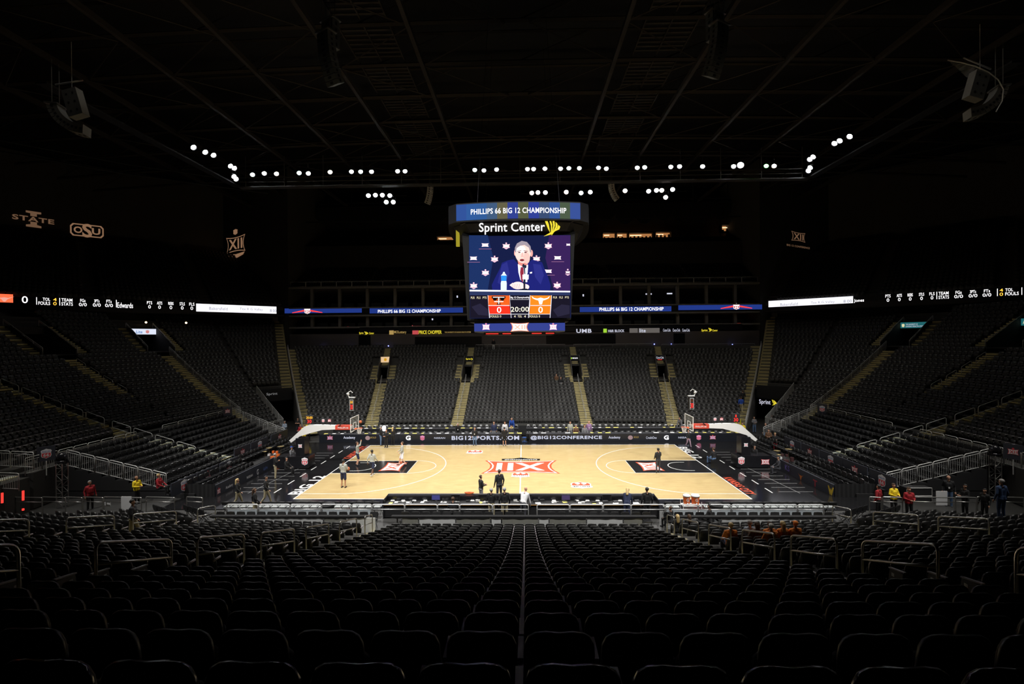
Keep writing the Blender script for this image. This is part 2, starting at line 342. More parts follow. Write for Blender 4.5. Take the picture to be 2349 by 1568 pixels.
for q in seats:
    if q[4] == 'near':
        u, v, D = proj((q[0], q[1], q[2]+.85)); d = math.dist(q[:3], CAM)
        if D > .6 and -60 < u < W_+60 and v < 1600: vis.append((d, q))
vis.sort(key=lambda t: t[0]); near300 = [q for d, q in vis[:300]]; nset = set((q[0], q[1]) for q in near300)
meshN = seat_meshes(); meshG = seat_meshes(True)
rows = sorted(set(q[5] for q in near300), reverse=True); nearall = [q for q in seats if q[4] == 'near' and q[5] >= 8]
for i in rows:
    R = [q for q in near300 if q[5] == i]
    R.sort(key=lambda q: q[0])
    ctr = min(range(len(R)), key=lambda j: abs(R[j][0]-.535))
    for j, q in enumerate(R):
        g = meshG if i >= 24 else meshN
        side = ('right' if j >= ctr else 'left'); n = (j-ctr) if j >= ctr else (ctr-1-j)
        lab = 'black %sseat, %s row from the viewer, %s seat %s of the middle gap' % ('glossy ' if i >= 24 else '', nth(rows.index(i)), nth(n), side)
        o = E('arena_seat', (q[0], q[1], q[2]), lab, 'seat', 'black folding seats of the near stand', q[3])
        link('backrest', g[0], o); link('seat_pan', g[1], o); link('armrest', g[2], o)
        for gdir in (-1, 1):
            if abs(q[0]) > 5.5 and not any(abs(w[0]-q[0]-gdir*math.cos(q[3])*SP) < .22 and abs(w[1]-q[1]-gdir*math.sin(q[3])*SP) < .3 for w in nearall if w[5] == q[5]):
                ep = MB(); ep.frame((gdir*.285, .10, .45), (.012, 0, 0), (0, .17, 0), (0, -.03, .20)); e_ = link('end_panel', ep.mesh('end_panel', dkgrey_m), o)
                ep = MB(); ep.frame((gdir*.285, .06, .665), (.03, 0, 0), (0, .20, -.035), (0, 0, .012)); link('arm_cap', ep.mesh('arm_cap', arm_m), o)
                ep = MB(); ep.frame((gdir*.300, .16, .52), (.002, 0, 0), (0, .035, 0), (0, 0, .035)); pq = Plane((gdir*.3025, .16, .52), (0, gdir, 0), (0, 0, 1)); link('number_plate', ep.mesh('number_plate', MATS['plate_white'] if 'plate_white' in MATS else mat('plate_white', (.8, .8, .8), .5, noise=.03)), e_)
def mass(name, mb, mats, places, label, cat, group=None):
    """one countless mass: copies of a small mesh written into a single mesh"""
    V = np.array(mb.v); F = mb.f; n = len(V); A = np.array([p[3] for p in places]); Q = np.array([p[:3] for p in places], float)
    c, s = np.cos(A), np.sin(A); X = V[None, :, 0]*c[:, None]-V[None, :, 1]*s[:, None]+Q[:, 0:1]; Y = V[None, :, 0]*s[:, None]+V[None, :, 1]*c[:, None]+Q[:, 1:2]; Z = np.broadcast_to(V[None, :, 2], X.shape)+Q[:, 2:3]
    co = np.stack([X, Y, Z], 2).reshape(-1, 3); M = len(places); ls = np.array([i for f in F for i in f]); lt = np.array([len(f) for f in F])
    me = bpy.data.meshes.new(name); me.vertices.add(M*n); me.vertices.foreach_set('co', co.ravel().astype(np.float32))
    L = (ls[None, :]+np.arange(M)[:, None]*n).ravel(); me.loops.add(len(L)); me.loops.foreach_set('vertex_index', L.astype(np.int32))
    tot = np.tile(lt, M); me.polygons.add(len(tot)); me.polygons.foreach_set('loop_start', np.r_[0, np.cumsum(tot)[:-1]].astype(np.int32))
    me.polygons.foreach_set('material_index', np.tile(np.array(mb.m, np.int32), M))
    for m in (mats if isinstance(mats, list) else [mats]): me.materials.append(m)
    me.update(calc_edges=True); me.validate(); o = link(name, me); return tag(o, label, cat, group, 'stuff')
lo = MB(); ring_mesh(lo, BACKL, (-.045, -.01, .04), (.9, 1, .93), .62); lo.mi = 1; ring_mesh(lo, PANL, (.075, .12, .15), (.92, 1, .9), .46); lo.mi = 2; lo.box(.235, .27, -.08, .2, .58, .63)
rest = [q for q in seats if (q[0], q[1]) not in nset and not (q[4] == 'near' and (proj((q[0], q[1], q[2]+.8))[2] < .6))]
# ---- upper decks: ribbon line in plan, then rows rising behind it
UP = [(-60, 13.1), (-37, 36.1)]
def uprow(a, b, j, rise=.5, z0=15.3, run=.85):
    a, b = np.array(a, float), np.array(b, float); t = (b-a)/np.linalg.norm(b-a); n = np.array([-t[1], t[0]]); return a+n*run*j, b+n*run*j, z0+rise*j, n, t
upseats = []
def updeck(a, b, rows_, rise, z0, cut, sxm):
    mb = MB(); vs = []
    for j in range(rows_):
        p, q, z, n, t = uprow(a, b, j, rise, z0); q = q+t*cut*j
        p2, q2, z2, _, _ = uprow(a, b, j+1, rise, z0); q2 = q2+t*cut*j
        mb.add([(*p, z-rise), (*q, z-rise), (*q, z), (*p, z), (*q2, z), (*p2, z)], [(0, 1, 2, 3), (3, 2, 4, 5)])
        L = np.linalg.norm(q-p); m = int(L/SP)
        for k in range(m):
            x = p+t*(k+.5)*SP+n*.5
            if (k % 24) < 3: continue
            upseats.append((x[0], x[1], z, math.atan2(n[0], -n[1])))
    return struct('upper_tier', mb, concd_m)
updeck((-62, 11.1), (-37, 36.1), 20, .50, 15.2, 0, -1); updeck((37, 36.1), (62, 11.1), 20, .50, 15.2, 0, 1)
updeck((-36.4, 38.2), (36.4, 38.2), 10, .56, 18.6, 0, 1)
mass('arena_seats', lo, [seatback_m, seatpad_m, arm_m], rest+upseats, 'black folding seats filling the far, corner and end stands of the bowl', 'seats')
# ------------------------------------------------------------------ the floor and the court
mb = MB(); mb.box(-75, 75, -60, 75, -.6, -.16); struct('floor', mb, floor_m)
mb = MB(); mb.box(-30, 30, -13.0, 14.2, -.16, -.06); struct('floor_2', mb, floor_m)
wm = bpy.data.materials.new('maple_floor'); wm.use_nodes = True; nt = wm.node_tree; bs = nt.nodes['Principled BSDF']
bs.inputs['Roughness'].default_value = .22; bs.inputs['Specular IOR Level'].default_value = .35
tc = nt.nodes.new('ShaderNodeTexCoord'); mp = nt.nodes.new('ShaderNodeMapping'); nt.links.new(tc.outputs['Object'], mp.inputs[0])
br = nt.nodes.new('ShaderNodeTexBrick'); br.inputs['Scale'].default_value = 1; br.inputs['Brick Width'].default_value = 1.3; br.inputs['Row Height'].default_value = .114
br.inputs['Mortar Size'].default_value = .004; br.inputs['Color1'].default_value = (.50, .385, .182, 1); br.inputs['Color2'].default_value = (.47, .345, .165, 1); br.inputs['Mortar'].default_value = (.40, .29, .13, 1)
nt.links.new(mp.outputs[0], br.inputs['Vector'])
mp2 = nt.nodes.new('ShaderNodeMapping'); mp2.inputs['Scale'].default_value = (.5, 7, 1); nt.links.new(tc.outputs['Object'], mp2.inputs[0])
nz = nt.nodes.new('ShaderNodeTexNoise'); nz.inputs['Scale'].default_value = 2.2; nz.inputs['Detail'].default_value = 4; nt.links.new(mp2.outputs[0], nz.inputs['Vector'])
rp = nt.nodes.new('ShaderNodeValToRGB'); rp.color_ramp.elements[0].position = .3; rp.color_ramp.elements[0].color = (.80, .76, .70, 1); rp.color_ramp.elements[1].position = .7; rp.color_ramp.elements[1].color = (1.1, 1.12, 1.15, 1)
nt.links.new(nz.outputs[0], rp.inputs[0]); mx = nt.nodes.new('ShaderNodeMix'); mx.data_type = 'RGBA'; mx.blend_type = 'MULTIPLY'; mx.inputs[0].default_value = .8
nt.links.new(br.outputs[0], mx.inputs[6]); nt.links.new(rp.outputs[0], mx.inputs[7]); nt.links.new(mx.outputs[2], bs.inputs['Base Color'])
mb = MB(); mb.box(-21.6, 21.6, -9.4, 9.0, -.06, 0); apron = struct('court_floor_apron', mb, mat('court_black_paint', (.010, .010, .011), .12, noise=.2, nscale=1))
mb = MB(); mb.box(-14.325, 14.325, -7.62, 7.62, -.04, .004); court = struct('court_floor', mb, wm)
line_m = mat('court_line_white', (.80, .80, .78), .3, noise=.04, nscale=2); key_m = mat('court_key_black', (.012, .012, .013), .18, noise=.2, nscale=2); lred = mat('court_red_paint', (.62, .08, .035), .3, noise=.08, nscale=2)
Z1, Z2, Z3, Z4 = .006, .009, .012, .015
def strip(mb, pts, w, z, closed=False):
    pts = [np.array(p, float) for p in pts]; vs = []; N = len(pts)
    for i, p in enumerate(pts):
        a = pts[i-1] if (i or closed) else p; b = pts[(i+1) % N] if (i < N-1 or closed) else p; t = b-a; t /= np.linalg.norm(t); n = np.array([-t[1], t[0]])
        vs += [(*(p-n*w/2), z), (*(p+n*w/2), z)]
    mb.add(vs, [(2*i, 2*((i+1) % N), 2*((i+1) % N)+1, 2*i+1) for i in range(N if closed else N-1)])
Lc, Wc = 14.325, 7.62
for nm, pts in (('sideline', [(-Lc, Wc), (Lc, Wc)]), ('sideline', [(-Lc, -Wc), (Lc, -Wc)]), ('baseline', [(-Lc, -Wc), (-Lc, Wc)]), ('baseline', [(Lc, -Wc), (Lc, Wc)]), ('centre_line', [(0, -Wc), (0, Wc)])):
    mb = MB(); strip(mb, pts, .075, Z2); part(nm, mb, line_m, court)
for sx in (-1, 1):
    hx = sx*(Lc-1.6); mb = MB(); ya = 6.6; a0 = math.asin(ya/6.75)
    pts = [(sx*Lc, ya)]+[(hx-sx*6.75*math.cos(t), 6.75*math.sin(t)) for t in np.linspace(a0, -a0, 49)]+[(sx*Lc, -ya)]; strip(mb, pts, .06, Z2); part('three_point_line', mb, line_m, court)
    x1 = Lc-5.79; mb = MB(); a, b = sorted((sx*Lc, sx*x1)); mb.box(a, b, -1.83, 1.83, .0, Z1); part('lane', mb, key_m, court)
    mb = MB(); strip(mb, [(sx*Lc, 1.83), (sx*x1, 1.83), (sx*x1, -1.83), (sx*Lc, -1.83)], .06, Z2); part('lane_line', mb, line_m, court)
    mb = MB(); strip(mb, [(sx*x1-sx*1.83*math.sin(t), 1.83*math.cos(t)) for t in np.linspace(0, PI, 25)], .05, Z2); part('free_throw_circle', mb, line_m, court)
    mb = MB(); strip(mb, [(hx+sx*.38, 1.22)]+[(hx-sx*1.22*math.sin(t), 1.22*math.cos(t)) for t in np.linspace(0, PI, 21)]+[(hx+sx*.38, -1.22)], .06, Z3); part('restricted_arc', mb, line_m, court)
    mb = MB()
    for y in np.arange(-6.4, 8.2, 1.83): mb.box(sx*16.2-.04, sx*16.2+.04, y, min(y+.95, 8.4), 0, .005)
    part('dashed_line', mb, line_m, apron)
    mb = MB()
    for y in np.arange(-6.2, 5.5, .9): mb.box(*sorted((sx*16.7, sx*(18.9 if y < 2 else 18.2))), y, y+.035, 0, .004)
    strip(mb, [(sx*17.9, -6.5), (sx*17.3, 0)], .035, .005)
    part('photographer_box_line', mb, mat('tape_grey', (.30, .30, .30), .5, noise=.1), apron)
    pl = Plane((sx*10.05, 0, Z1), (0, -sx, 0), (sx, 0, 0)); logo_xii(court, pl, 0, 0, 2.0, (lred, line_m, lred), False, 1.3, d=.004)
    pl = Plane((sx*14.75, 0, 0), (0, -sx, 0), (sx, 0, 0))
    if sx < 0: A = ('BIG 12', -6.73, -2.5, line_m, .40); B = ('KANSAS CITY', 2.6, 7.3, lred, .33)
    else: A = ('BIG 12', -6.67, -2.45, line_m, .36); B = ('KANSAS CITY', 2.97, 6.73, lred, .30)
    for s, a, b, m, hh in (A, B): mb = MB(); dtext(mb, pl, s, a, b, -hh, hh, .006, .06); part('lettering', mb, m, apron)
pl = Plane((0, 0, .004), (1, 0, 0), (0, 1, 0))
mb = MB(); mb.mi = 0; tri_fan(mb, pl, XSH, 0, -.05, 2.95, 2.35, .004); mb.mi = 1; tri_fan(mb, pl, XSH, 0, -.05, 2.75, 2.2, .007); mb.mi = 0; tri_fan(mb, pl, XSH, 0, -.05, 2.6, 2.05, .010)
mb.mi = 1; dtext(mb, pl, 'XII', -1.9, 1.9, -1.15, 1.05, .013, .06, True); mb.mi = 2; tri_fan(mb, pl, [(-1.55, -.28), (1.55, -.28), (1.6, .2), (.7, .3), (0, .62), (-.7, .3), (-1.6, .2)], 0, 2.15, 1, 1, .013)
mb.mi = 1; dtext(mb, pl, 'CHAMPIONSHIP', -1.35, 1.35, 1.95, 2.22, .018, .05, True); part('centre_logo', mb, [lred, line_m, key_m], court)
for cx_, cy_, h in ((0, -2.35, 1.35), (-4.1, 4.85, 1.45), (4.15, -4.8, 1.45)): logo_66(court, pl, cx_, cy_, h, (line_m, lred, key_m), 1.15, True, .012 if cx_ else .02)
# ------------------------------------------------------------------ aisle steps
for sx in (-1, 1):
    stairs(1, 2, 14, sx, 1); stairs(2, 2, 14, sx, 1, .72)
    for o in (-1.12, 1.12): stairs(1, 15, 20, sx, 1, .5, o); stairs(2, 15, 20, sx, 1, .5, o)
    stairs(1, 21, 26, sx, 1, .45); stairs(2, 21, 26, sx, 1, .45)
    stairs(3, 1, 26, sx, 1, .62, -.74 if sx < 0 else .74)
    stairs(3, 14, 36, sx, 1, .62, (.78 if sx < 0 else -.78))
    stairs(5.04, 7, 25, sx, 1, .6); stairs(6.05, 16, 25, sx, 1, .6); stairs(7, 8, 24, sx, 1, .6)
    for k in (5.04, 6.05):
        for o in (-2.0, 2.0): stairs(k, 26, 33, sx, 1, .5, o)
    stairs(1, 0, 24, sx, -1, .6); stairs(2, 0, 24, sx, -1, .6)
# ------------------------------------------------------------------ railings
def loop_pts(a, b, h0, h1, r=.16, n=4):
    """U-shaped rail from foot a up, across to b and down"""
    a, b = np.array(a, float), np.array(b, float); A = a+(0, 0, h1); B = b+(0, 0, h1); t = (B-A)/np.linalg.norm(B-A); z = np.array([0, 0, 1.]); pts = [a+z*h0]
    for q, (c, u1, u2) in enumerate(((A, -z, t), (B, -t, -z))):
        s = c+u1*r; e = c+u2*r
        for k in range(n+1): w = k/n; pts.append((1-w)**2*s+2*w*(1-w)*c+w*w*e)
    pts.append(b+z*h0); return pts
def hoop_rail(a, b, h, label, group, r=.021, mid=.48, m=None, cat='handrail', n=8, name='handrail', rad=.16):
    mb = MB(); mb.tube(loop_pts(a, b, 0, h, rad), r, n); a, b = np.array(a, float), np.array(b, float); c = (a+b)/2; base = (float(c[0]), float(c[1]), float(min(a[2], b[2])))
    o = T(name, mb, m or steel_m, label, cat, group, True, base); mb = MB(); z = np.array([0, 0, h*mid]); mb.tube([a+z, b+z], r*.85, n); part('mid_rail', mb, m or steel_m, o, True); return o
def bar_rail(pts, h, label, group=None, post=1.6, bar=.13, m=None, r=.024, name='guard_railing', bars=True, low=.12):
    """guard railing following base points: top rails, posts and thin vertical bars"""
    pts = [np.array(p, float) for p in pts]; m = m or gsteel_m; top = MB(); inf = MB(); z = np.array([0, 0, 1.])
    for a, b in zip(pts[:-1], pts[1:]):
        L = np.linalg.norm((b-a)[:2]); k = max(1, round(L/post))
        for i in range(k):
            p, q = a+(b-a)*i/k, a+(b-a)*(i+1)/k; t = (q-p)/np.linalg.norm(q-p)*.03
            top.tube(loop_pts(p+t, q-t, 0, h, .1, 3), r, 6); top.tube([p+t+z*h*.86, q-t+z*h*.86], r*.8, 5); top.tube([p+t+z*low, q-t+z*low], r*.8, 5)
            if bars:
                nb = max(2, int(L/k/bar))
                for j in range(1, nb): w = p+(q-p)*j/nb; inf.frame(w+z*(h*.86+low)/2, (.008, 0, 0), (0, .008, 0), (0, 0, (h*.86-low)/2))
    o = T(name, top, m, label, 'railing', group, True)
    if bars: part('bars', inf, m, o)
    return o
# loops down the aisles of the near stand
def Pn(k, s, sx, z=None): return P(k, s, z, sx, -1)
for k, names in ((1, 'inner'), (2, 'outer')):
    for sx in (-1, 1):
        side = 'left' if sx < 0 else 'right'
        ss = [(.6, 1.6), (2.6, 4.4), (5.4, 7.2), (8.0, 9.9), (10.7, 12.5), (13.3, 15.1), (16.4, 18.0)] if k == 1 else [(-.6, .5), (1.7, 3.8), (4.6, 6.4), (7.6, 9.6)]
        for i, (s0, s1) in enumerate(ss):
            a, b = Pn(k, s1, sx), Pn(k, s0, sx); a[2] += .12; b[2] += .12
            if k == 2 and i == 0: a[2] = .35; b[2] = .15
            hoop_rail(a, b, 1.18, 'loop handrail, %s from the court, %s %s aisle of the near stand' % (nth(i), side, names), 'handrails of the near stand', .027, .66)
for k, names in ((1, 'inner'), (2, 'outer')):
    for sx in (-1, 1):
        side = 'left' if sx < 0 else 'right'
        for i in range(5):
            a, b = P(k, 2.0+2.4*i, None, sx, 1), P(k, 3.7+2.4*i, None, sx, 1)
            hoop_rail(a, b, 1.0, 'slim handrail, %s from the bottom, %s %s steps of the far stand' % (nth(i), side, names), 'handrails of the far stand', .02, .5, gsteel_m, n=5)
for sx in (-1, 1):
    side = 'left' if sx < 0 else 'right'
    for i in range(9):
        s0 = 1.9+1.75*i+(.4 if i > 3 else 0); a = P(7, s0+1.5, None, sx, 1); b = P(7, s0, None, sx, 1)
        hoop_rail(a, b, 1.05, 'grey loop handrail, %s from the court, middle aisle of the %s end stand' % (nth(i), side), 'handrails of the end stands', .023, .5, gsteel_m, n=6)
    for i in range(4):
        a = P(6.05, 15.2+1.9*i, None, sx, 1); b = P(6.05, 13.9+1.9*i, None, sx, 1)
        hoop_rail(a, b, 1.0, 'thin handrail, %s from the bottom, upper aisle of the %s end stand' % (nth(i), side), 'handrails of the end stands', .02, .5, gsteel_m, n=5)
    # long barred railings: the wall beside the corner stairs, the corner aisle, the cross rail above the tunnel
    bar_rail([P(3, s, None, sx, 1) for s in np.linspace(1.2, 23, 12)], 1.05, 'long sloping barred railing on the concrete wall beside the %s corner tunnel' % side, post=1.9, bar=.16)
    bar_rail([P(4.96, s, None, sx, 1) for s in np.linspace(6.6, 23, 9)], 1.05, 'long sloping barred railing beside the steps in the %s far corner' % side, post=1.9, bar=.16)
    bar_rail([P(4.04, s, None, sx, 1) for s in (11.6, 8, 4, 2.6)], 1.0, 'short sloping railing on the open side of the %s corner tunnel' % side, post=1.8)
    bar_rail([P(k, 2.6, zr(3), sx, 1) for k in (4.04, 4.5, 4.92)], .95, 'level barred railing below the lowest rows of the %s corner seats' % side, post=1.7)
    for k, nm in ((5.04, 'by the tunnel'), (6.05, 'far from the tunnel')):
        for o in (-1.45, 1.45):
            t = kn(k, sx, 1); t = np.array([-t[1], t[0], 0])
            bar_rail([P(k, s, None, sx, 1)+t*o for s in (23.2, 26, 29.3)], 1.0, 'sloping railing, %s side of the upper exit %s, %s end' % (('court' if o*sx > 0 else 'camera'), nm, side), post=1.6, bars=False)
# ------------------------------------------------------------------ walls, tunnels, exits
for sx in (-1, 1):
    side = 'left' if sx < 0 else 'right'
    def pr(k0, k1, s0, s1, z0, z1, mb):
        a, b = P(k0, s0, 0, sx, 1), P(k1, s0, 0, sx, 1); c, d = P(k1, s1, 0, sx, 1), P(k0, s1, 0, sx, 1)
        mb.add([(q[0], q[1], z) for z in (z0, z1) for q in (a, b, c, d)], [(0, 1, 2, 3), (7, 6, 5, 4), (0, 4, 5, 1), (1, 5, 6, 2), (2, 6, 7, 3), (3, 7, 4, 0)])
    mb = MB(); n = kn(3, sx, 1); t = np.array([-n[1], n[0], 0])
    for j in range(26):         # the raking concrete wall under the big stair
        s0, s1 = .9+j*.885, .9+(j+1)*.885; a, b = P(3, s0, None, sx, 1), P(3, s1, None, sx, 1)
        for w in (-.07, .07): mb.add([(a+t*w)*(1, 1, 0), (b+t*w)*(1, 1, 0), b+t*w+(0, 0, .25), a+t*w+(0, 0, .25)], [(0, 1, 2, 3)])
        mb.add([a-t*.07+(0, 0, .25), b-t*.07+(0, 0, .25), b+t*.07+(0, 0, .25), a+t*.07+(0, 0, .25)], [(0, 1, 2, 3)])
    a = P(3, .9, None, sx, 1); mb.add([(a-t*.07)*(1, 1, 0), (a+t*.07)*(1, 1, 0), a+t*.07+(0, 0, .25), a-t*.07+(0, 0, .25)], [(0, 1, 2, 3)])
    struct('wall_tunnel_'+side, mb, wall_m)
    mb = MB(); pr(3.02, 4.04, 11.9, 12.2, 2.6, 4.15, mb); pr(3.02, 4.04, 12.2, 20, 2.5, 2.6, mb); struct('wall_tunnel_header_'+side, mb, black_m)
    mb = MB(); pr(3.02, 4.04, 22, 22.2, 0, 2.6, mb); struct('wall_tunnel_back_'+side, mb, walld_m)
    a, b = P(3.05, 11.6, 0, sx, 1), P(4.02, 11.6, 0, sx, 1)
    if sx < 0: a, b = b, a
    pl = Plane((a[0], a[1], 2.6), (b-a), (0, 0, 1)); L = np.linalg.norm(b-a)
    sg = MB(); sg.prism([(.1, .1), (L-.1, .1), (L-.1, 1.5), (.1, 1.5)], pl.o, pl.r, pl.u, 0, .05); sg = T('tunnel_sign', sg, black_m, 'black sponsor sign with white lettering over the %s corner tunnel' % side, 'sign')
    if sx > 0:
        x0, y0 = pl.px(1742, 928); x1, y1 = pl.px(1768, 917)
        mb = MB(); dtext(mb, pl, 'Sprint', x0, x1, y0, y1, .07, .03); part('lettering', mb, e_wsoft, sg); x0, y0 = pl.px(1771, 929); x1, y1 = pl.px(1782, 917); mb = MB(); logo_wing(mb, pl, x0, x1, y0, y1, .07); part('logo', mb, e_yel, sg)
    else:
        x0, y0 = pl.px(611, 908); x1, y1 = pl.px(636, 899); mb = MB(); dtext(mb, pl, 'Sprint', x0, x1, y0, y1, .07, .02); part('lettering', mb, em('sign_dim_white', (.5, .5, .5), .35), sg)
# exits (vomitories) cut into the rake: side walls, header with sign
def exit_(k, sx, s0, s1, hw, zf, zh0, zh1, side, idx, back=2.5):
    n = kn(k, sx, 1); t = np.array([-n[1], n[0], 0]); c = lambda s, w, z: np.array([*(P(k, s, 0, sx, 1)+t*w)[:2], z]); mb = MB()
    for w in (-hw, hw):
        for ww in (w, w+.1*np.sign(w)): mb.add([c(s0, ww, zf-.5), c(s1+back, ww, zf-.5), c(s1+back, ww, zh1+.1), c(s1-.3, ww, zh1+.1), c(s0, ww, zs(s0)+.7)], [(0, 1, 2, 3, 4)])
        w2 = w+.1*np.sign(w); mb.add([c(s0, w, zs(s0)+.7), c(s0, w2, zs(s0)+.7), c(s1-.3, w2, zh1+.1), c(s1-.3, w, zh1+.1)], [(0, 1, 2, 3)]); mb.add([c(s0, w, zf-.5), c(s0, w2, zf-.5), c(s0, w2, zs(s0)+.7), c(s0, w, zs(s0)+.7)], [(0, 1, 2, 3)])
    for q0, q1, z0, z1 in ((s0-.2, s1+back, zf-.1, zf), (s1+.05, s1+back, zh0-.05, zh1)):
        mb.add([c(s, w, z) for z in (z0, z1) for s, w in ((q0, -hw), (q0, hw), (q1, hw), (q1, -hw))], [(0, 1, 2, 3), (7, 6, 5, 4), (0, 4, 5, 1), (1, 5, 6, 2), (2, 6, 7, 3), (3, 7, 4, 0)])
    mb.add([c(s1+back, -hw, zf), c(s1+back, hw, zf), c(s1+back, hw, zh0), c(s1+back, -hw, zh0)], [(0, 1, 2, 3)])
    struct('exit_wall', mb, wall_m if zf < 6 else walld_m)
    a, b = c(s1, -hw, zh0), c(s1, hw, zh0)
    if np.dot(b-a, cr0) < 0: a, b = b, a
    return Plane(a, b-a, (0, 0, 1)), 2*hw, zh1-zh0
e_sgnw = em('sign_lit_cream', (1, .68, .38), .8); e_litew = em('sign_lit_white', (.8, .85, 1), .95); e_dk = em('sign_dark', (.02, .02, .02), .3)
def box_sign(pl, L, H, face, label): mb = MB(); mb.prism([(0, 0), (L, 0), (L, H), (0, H)], pl.o, pl.r, pl.u, -.04, .06); return T('exit_sign', mb, face, label, 'sign')
pl, L, H = exit_(2, -1, 13.9, 18.6, .62, zr(15)+.05, 6.75, 7.55, 'left', 0); s_ = box_sign(pl, L, H, e_sgnw, 'lit cream sign over the leftmost exit of the far stand'); mb = MB(); tri_fan(mb, pl, SHD, L/2, H/2, .22, .22, .08); part('logo', mb, em('sign_gold', (.8, .4, .02), .8), s_)
pl, L, H = exit_(1, -1, 13.9, 18.6, .62, zr(15)+.05, 6.75, 7.5, 'left', 1); s_ = box_sign(pl, L, H, e_dk, 'small black sign reading Sprint over a far stand exit'); mb = MB(); dtext(mb, pl, 'Sprint', .15, .85, .2, .5, .08); part('lettering', mb, e_yel, s_); mb = MB(); logo_wing(mb, pl, .9, 1.15, .18, .52, .08); part('logo', mb, e_yel, s_)
pl, L, H = exit_(1, 1, 13.9, 18.6, .62, zr(15)+.05, 6.75, 7.5, 'right', 0); s_ = box_sign(pl, L, H, e_dk, 'small black sign reading H&R BLOCK over a far stand exit'); mb = MB(); dtext(mb, pl, 'H&R BLOCK', .3, 1.1, .3, .48, .08); part('lettering', mb, e_white, s_); mb = MB(); drect(mb, pl, .08, .24, .27, .5, .08); part('logo', mb, e_grn, s_)
pl, L, H = exit_(2, 1, 13.9, 18.6, .62, zr(15)+.05, 6.75, 7.5, 'right', 1); s_ = box_sign(pl, L, H, e_dk, 'small black sign reading Coca-Cola over the rightmost exit of the far stand'); mb = MB(); dtext(mb, pl, 'Coca-Cola', .12, 1.12, .28, .58, .08); part('lettering', mb, e_wsoft, s_); mb = MB(); drect(mb, pl, .3, .9, .1, .15, .08); part('stripe', mb, e_red, s_)
for sx in (-1, 1):
    side = 'left' if sx < 0 else 'right'
    pl, L, H = exit_(5.04, sx, 23.4, 28.3, 1.4, zr(26)+.4, 10.95, 11.65, side, 2)
    if sx < 0: s_ = box_sign(pl, L, H, e_litew, 'bright white sign reading Lite over an upper exit, left end'); mb = MB(); dtext(mb, pl, 'Lite', .65, 1.3, .12, .5, .08); part('lettering', mb, em('sign_blue', (.03, .2, .6), .8), s_); mb = MB(); tri_fan(mb, pl, SHD, 1.85, .33, .22, .22, .08); part('logo', mb, em('sign_rose', (.8, .3, .3), .8), s_)
    else: s_ = box_sign(pl, L, H, e_teal, 'teal lit sign of a health system over an upper exit, right end'); mb = MB(); dtext(mb, pl, 'THE UNIVERSITY OF', .55, 1.75, .36, .52, .08); dtext(mb, pl, 'KANSAS HEALTH SYSTEM', .55, 2.5, .12, .28, .08); part('lettering', mb, e_wsoft, s_); mb = MB(); tri_fan(mb, pl, SHD, .28, .32, .17, .22, .08); part('logo', mb, em('sign_cream', (.9, .85, .5), .8), s_)
    pl, L, H = exit_(6.05, sx, 23.4, 28.3, 1.4, zr(26)+.4, 10.95, 11.65, side, 3)
    if sx > 0: s_ = box_sign(pl, L, H, e_teal, 'teal lit sign reading ABSOLUTE over the rightmost upper exit, cut by the picture edge'); mb = MB(); dtext(mb, pl, 'ABSOLUTE', .15, 1.7, .15, .5, .08); part('lettering', mb, em('sign_cream', (.9, .85, .5), .8), s_)
# ------------------------------------------------------------------ ribbon boards
def led_board(name, a, b, z0, z1, label, m=None, cat='led board'):
    a, b = np.array(a, float), np.array(b, float); r = np.array([*(b-a), 0.]); L = np.linalg.norm(r); pl = Plane((a[0], a[1], z0), r, (0, 0, 1)); mb = MB()
    mb.prism([(0, 0), (L, 0), (L, z1-z0), (0, z1-z0)], pl.o, pl.r, pl.u, -.25, 0); return T(name, mb, m or mat('led_board_off', (.008, .008, .014), .4), label, cat), pl
def ptext(pl, mb, s, u0, u1, v0, v1, d=.02, bold=.015):
    x0, ya = pl.px(u0, (v0+v1)/2); x1, yb = pl.px(u1, (v0+v1)/2); um = (u0+u1)/2; _, y1 = pl.px(um, v0); _, y0 = pl.px(um, v1); dtext(mb, pl, s, x0, x1, y0, y1, d, bold)
def prect(pl, mb, u0, u1, v0, v1, d=.015):
    x0, _ = pl.px(u0, (v0+v1)/2); x1, _ = pl.px(u1, (v0+v1)/2); um = (u0+u1)/2; _, y1 = pl.px(um, v0); _, y0 = pl.px(um, v1); drect(mb, pl, x0, x1, y0, y1, d)
vl = lambda u: 687.5+21.5*u/635 if u < 635 else 709
vr = lambda u: 698-30.5*(u-1763)/586
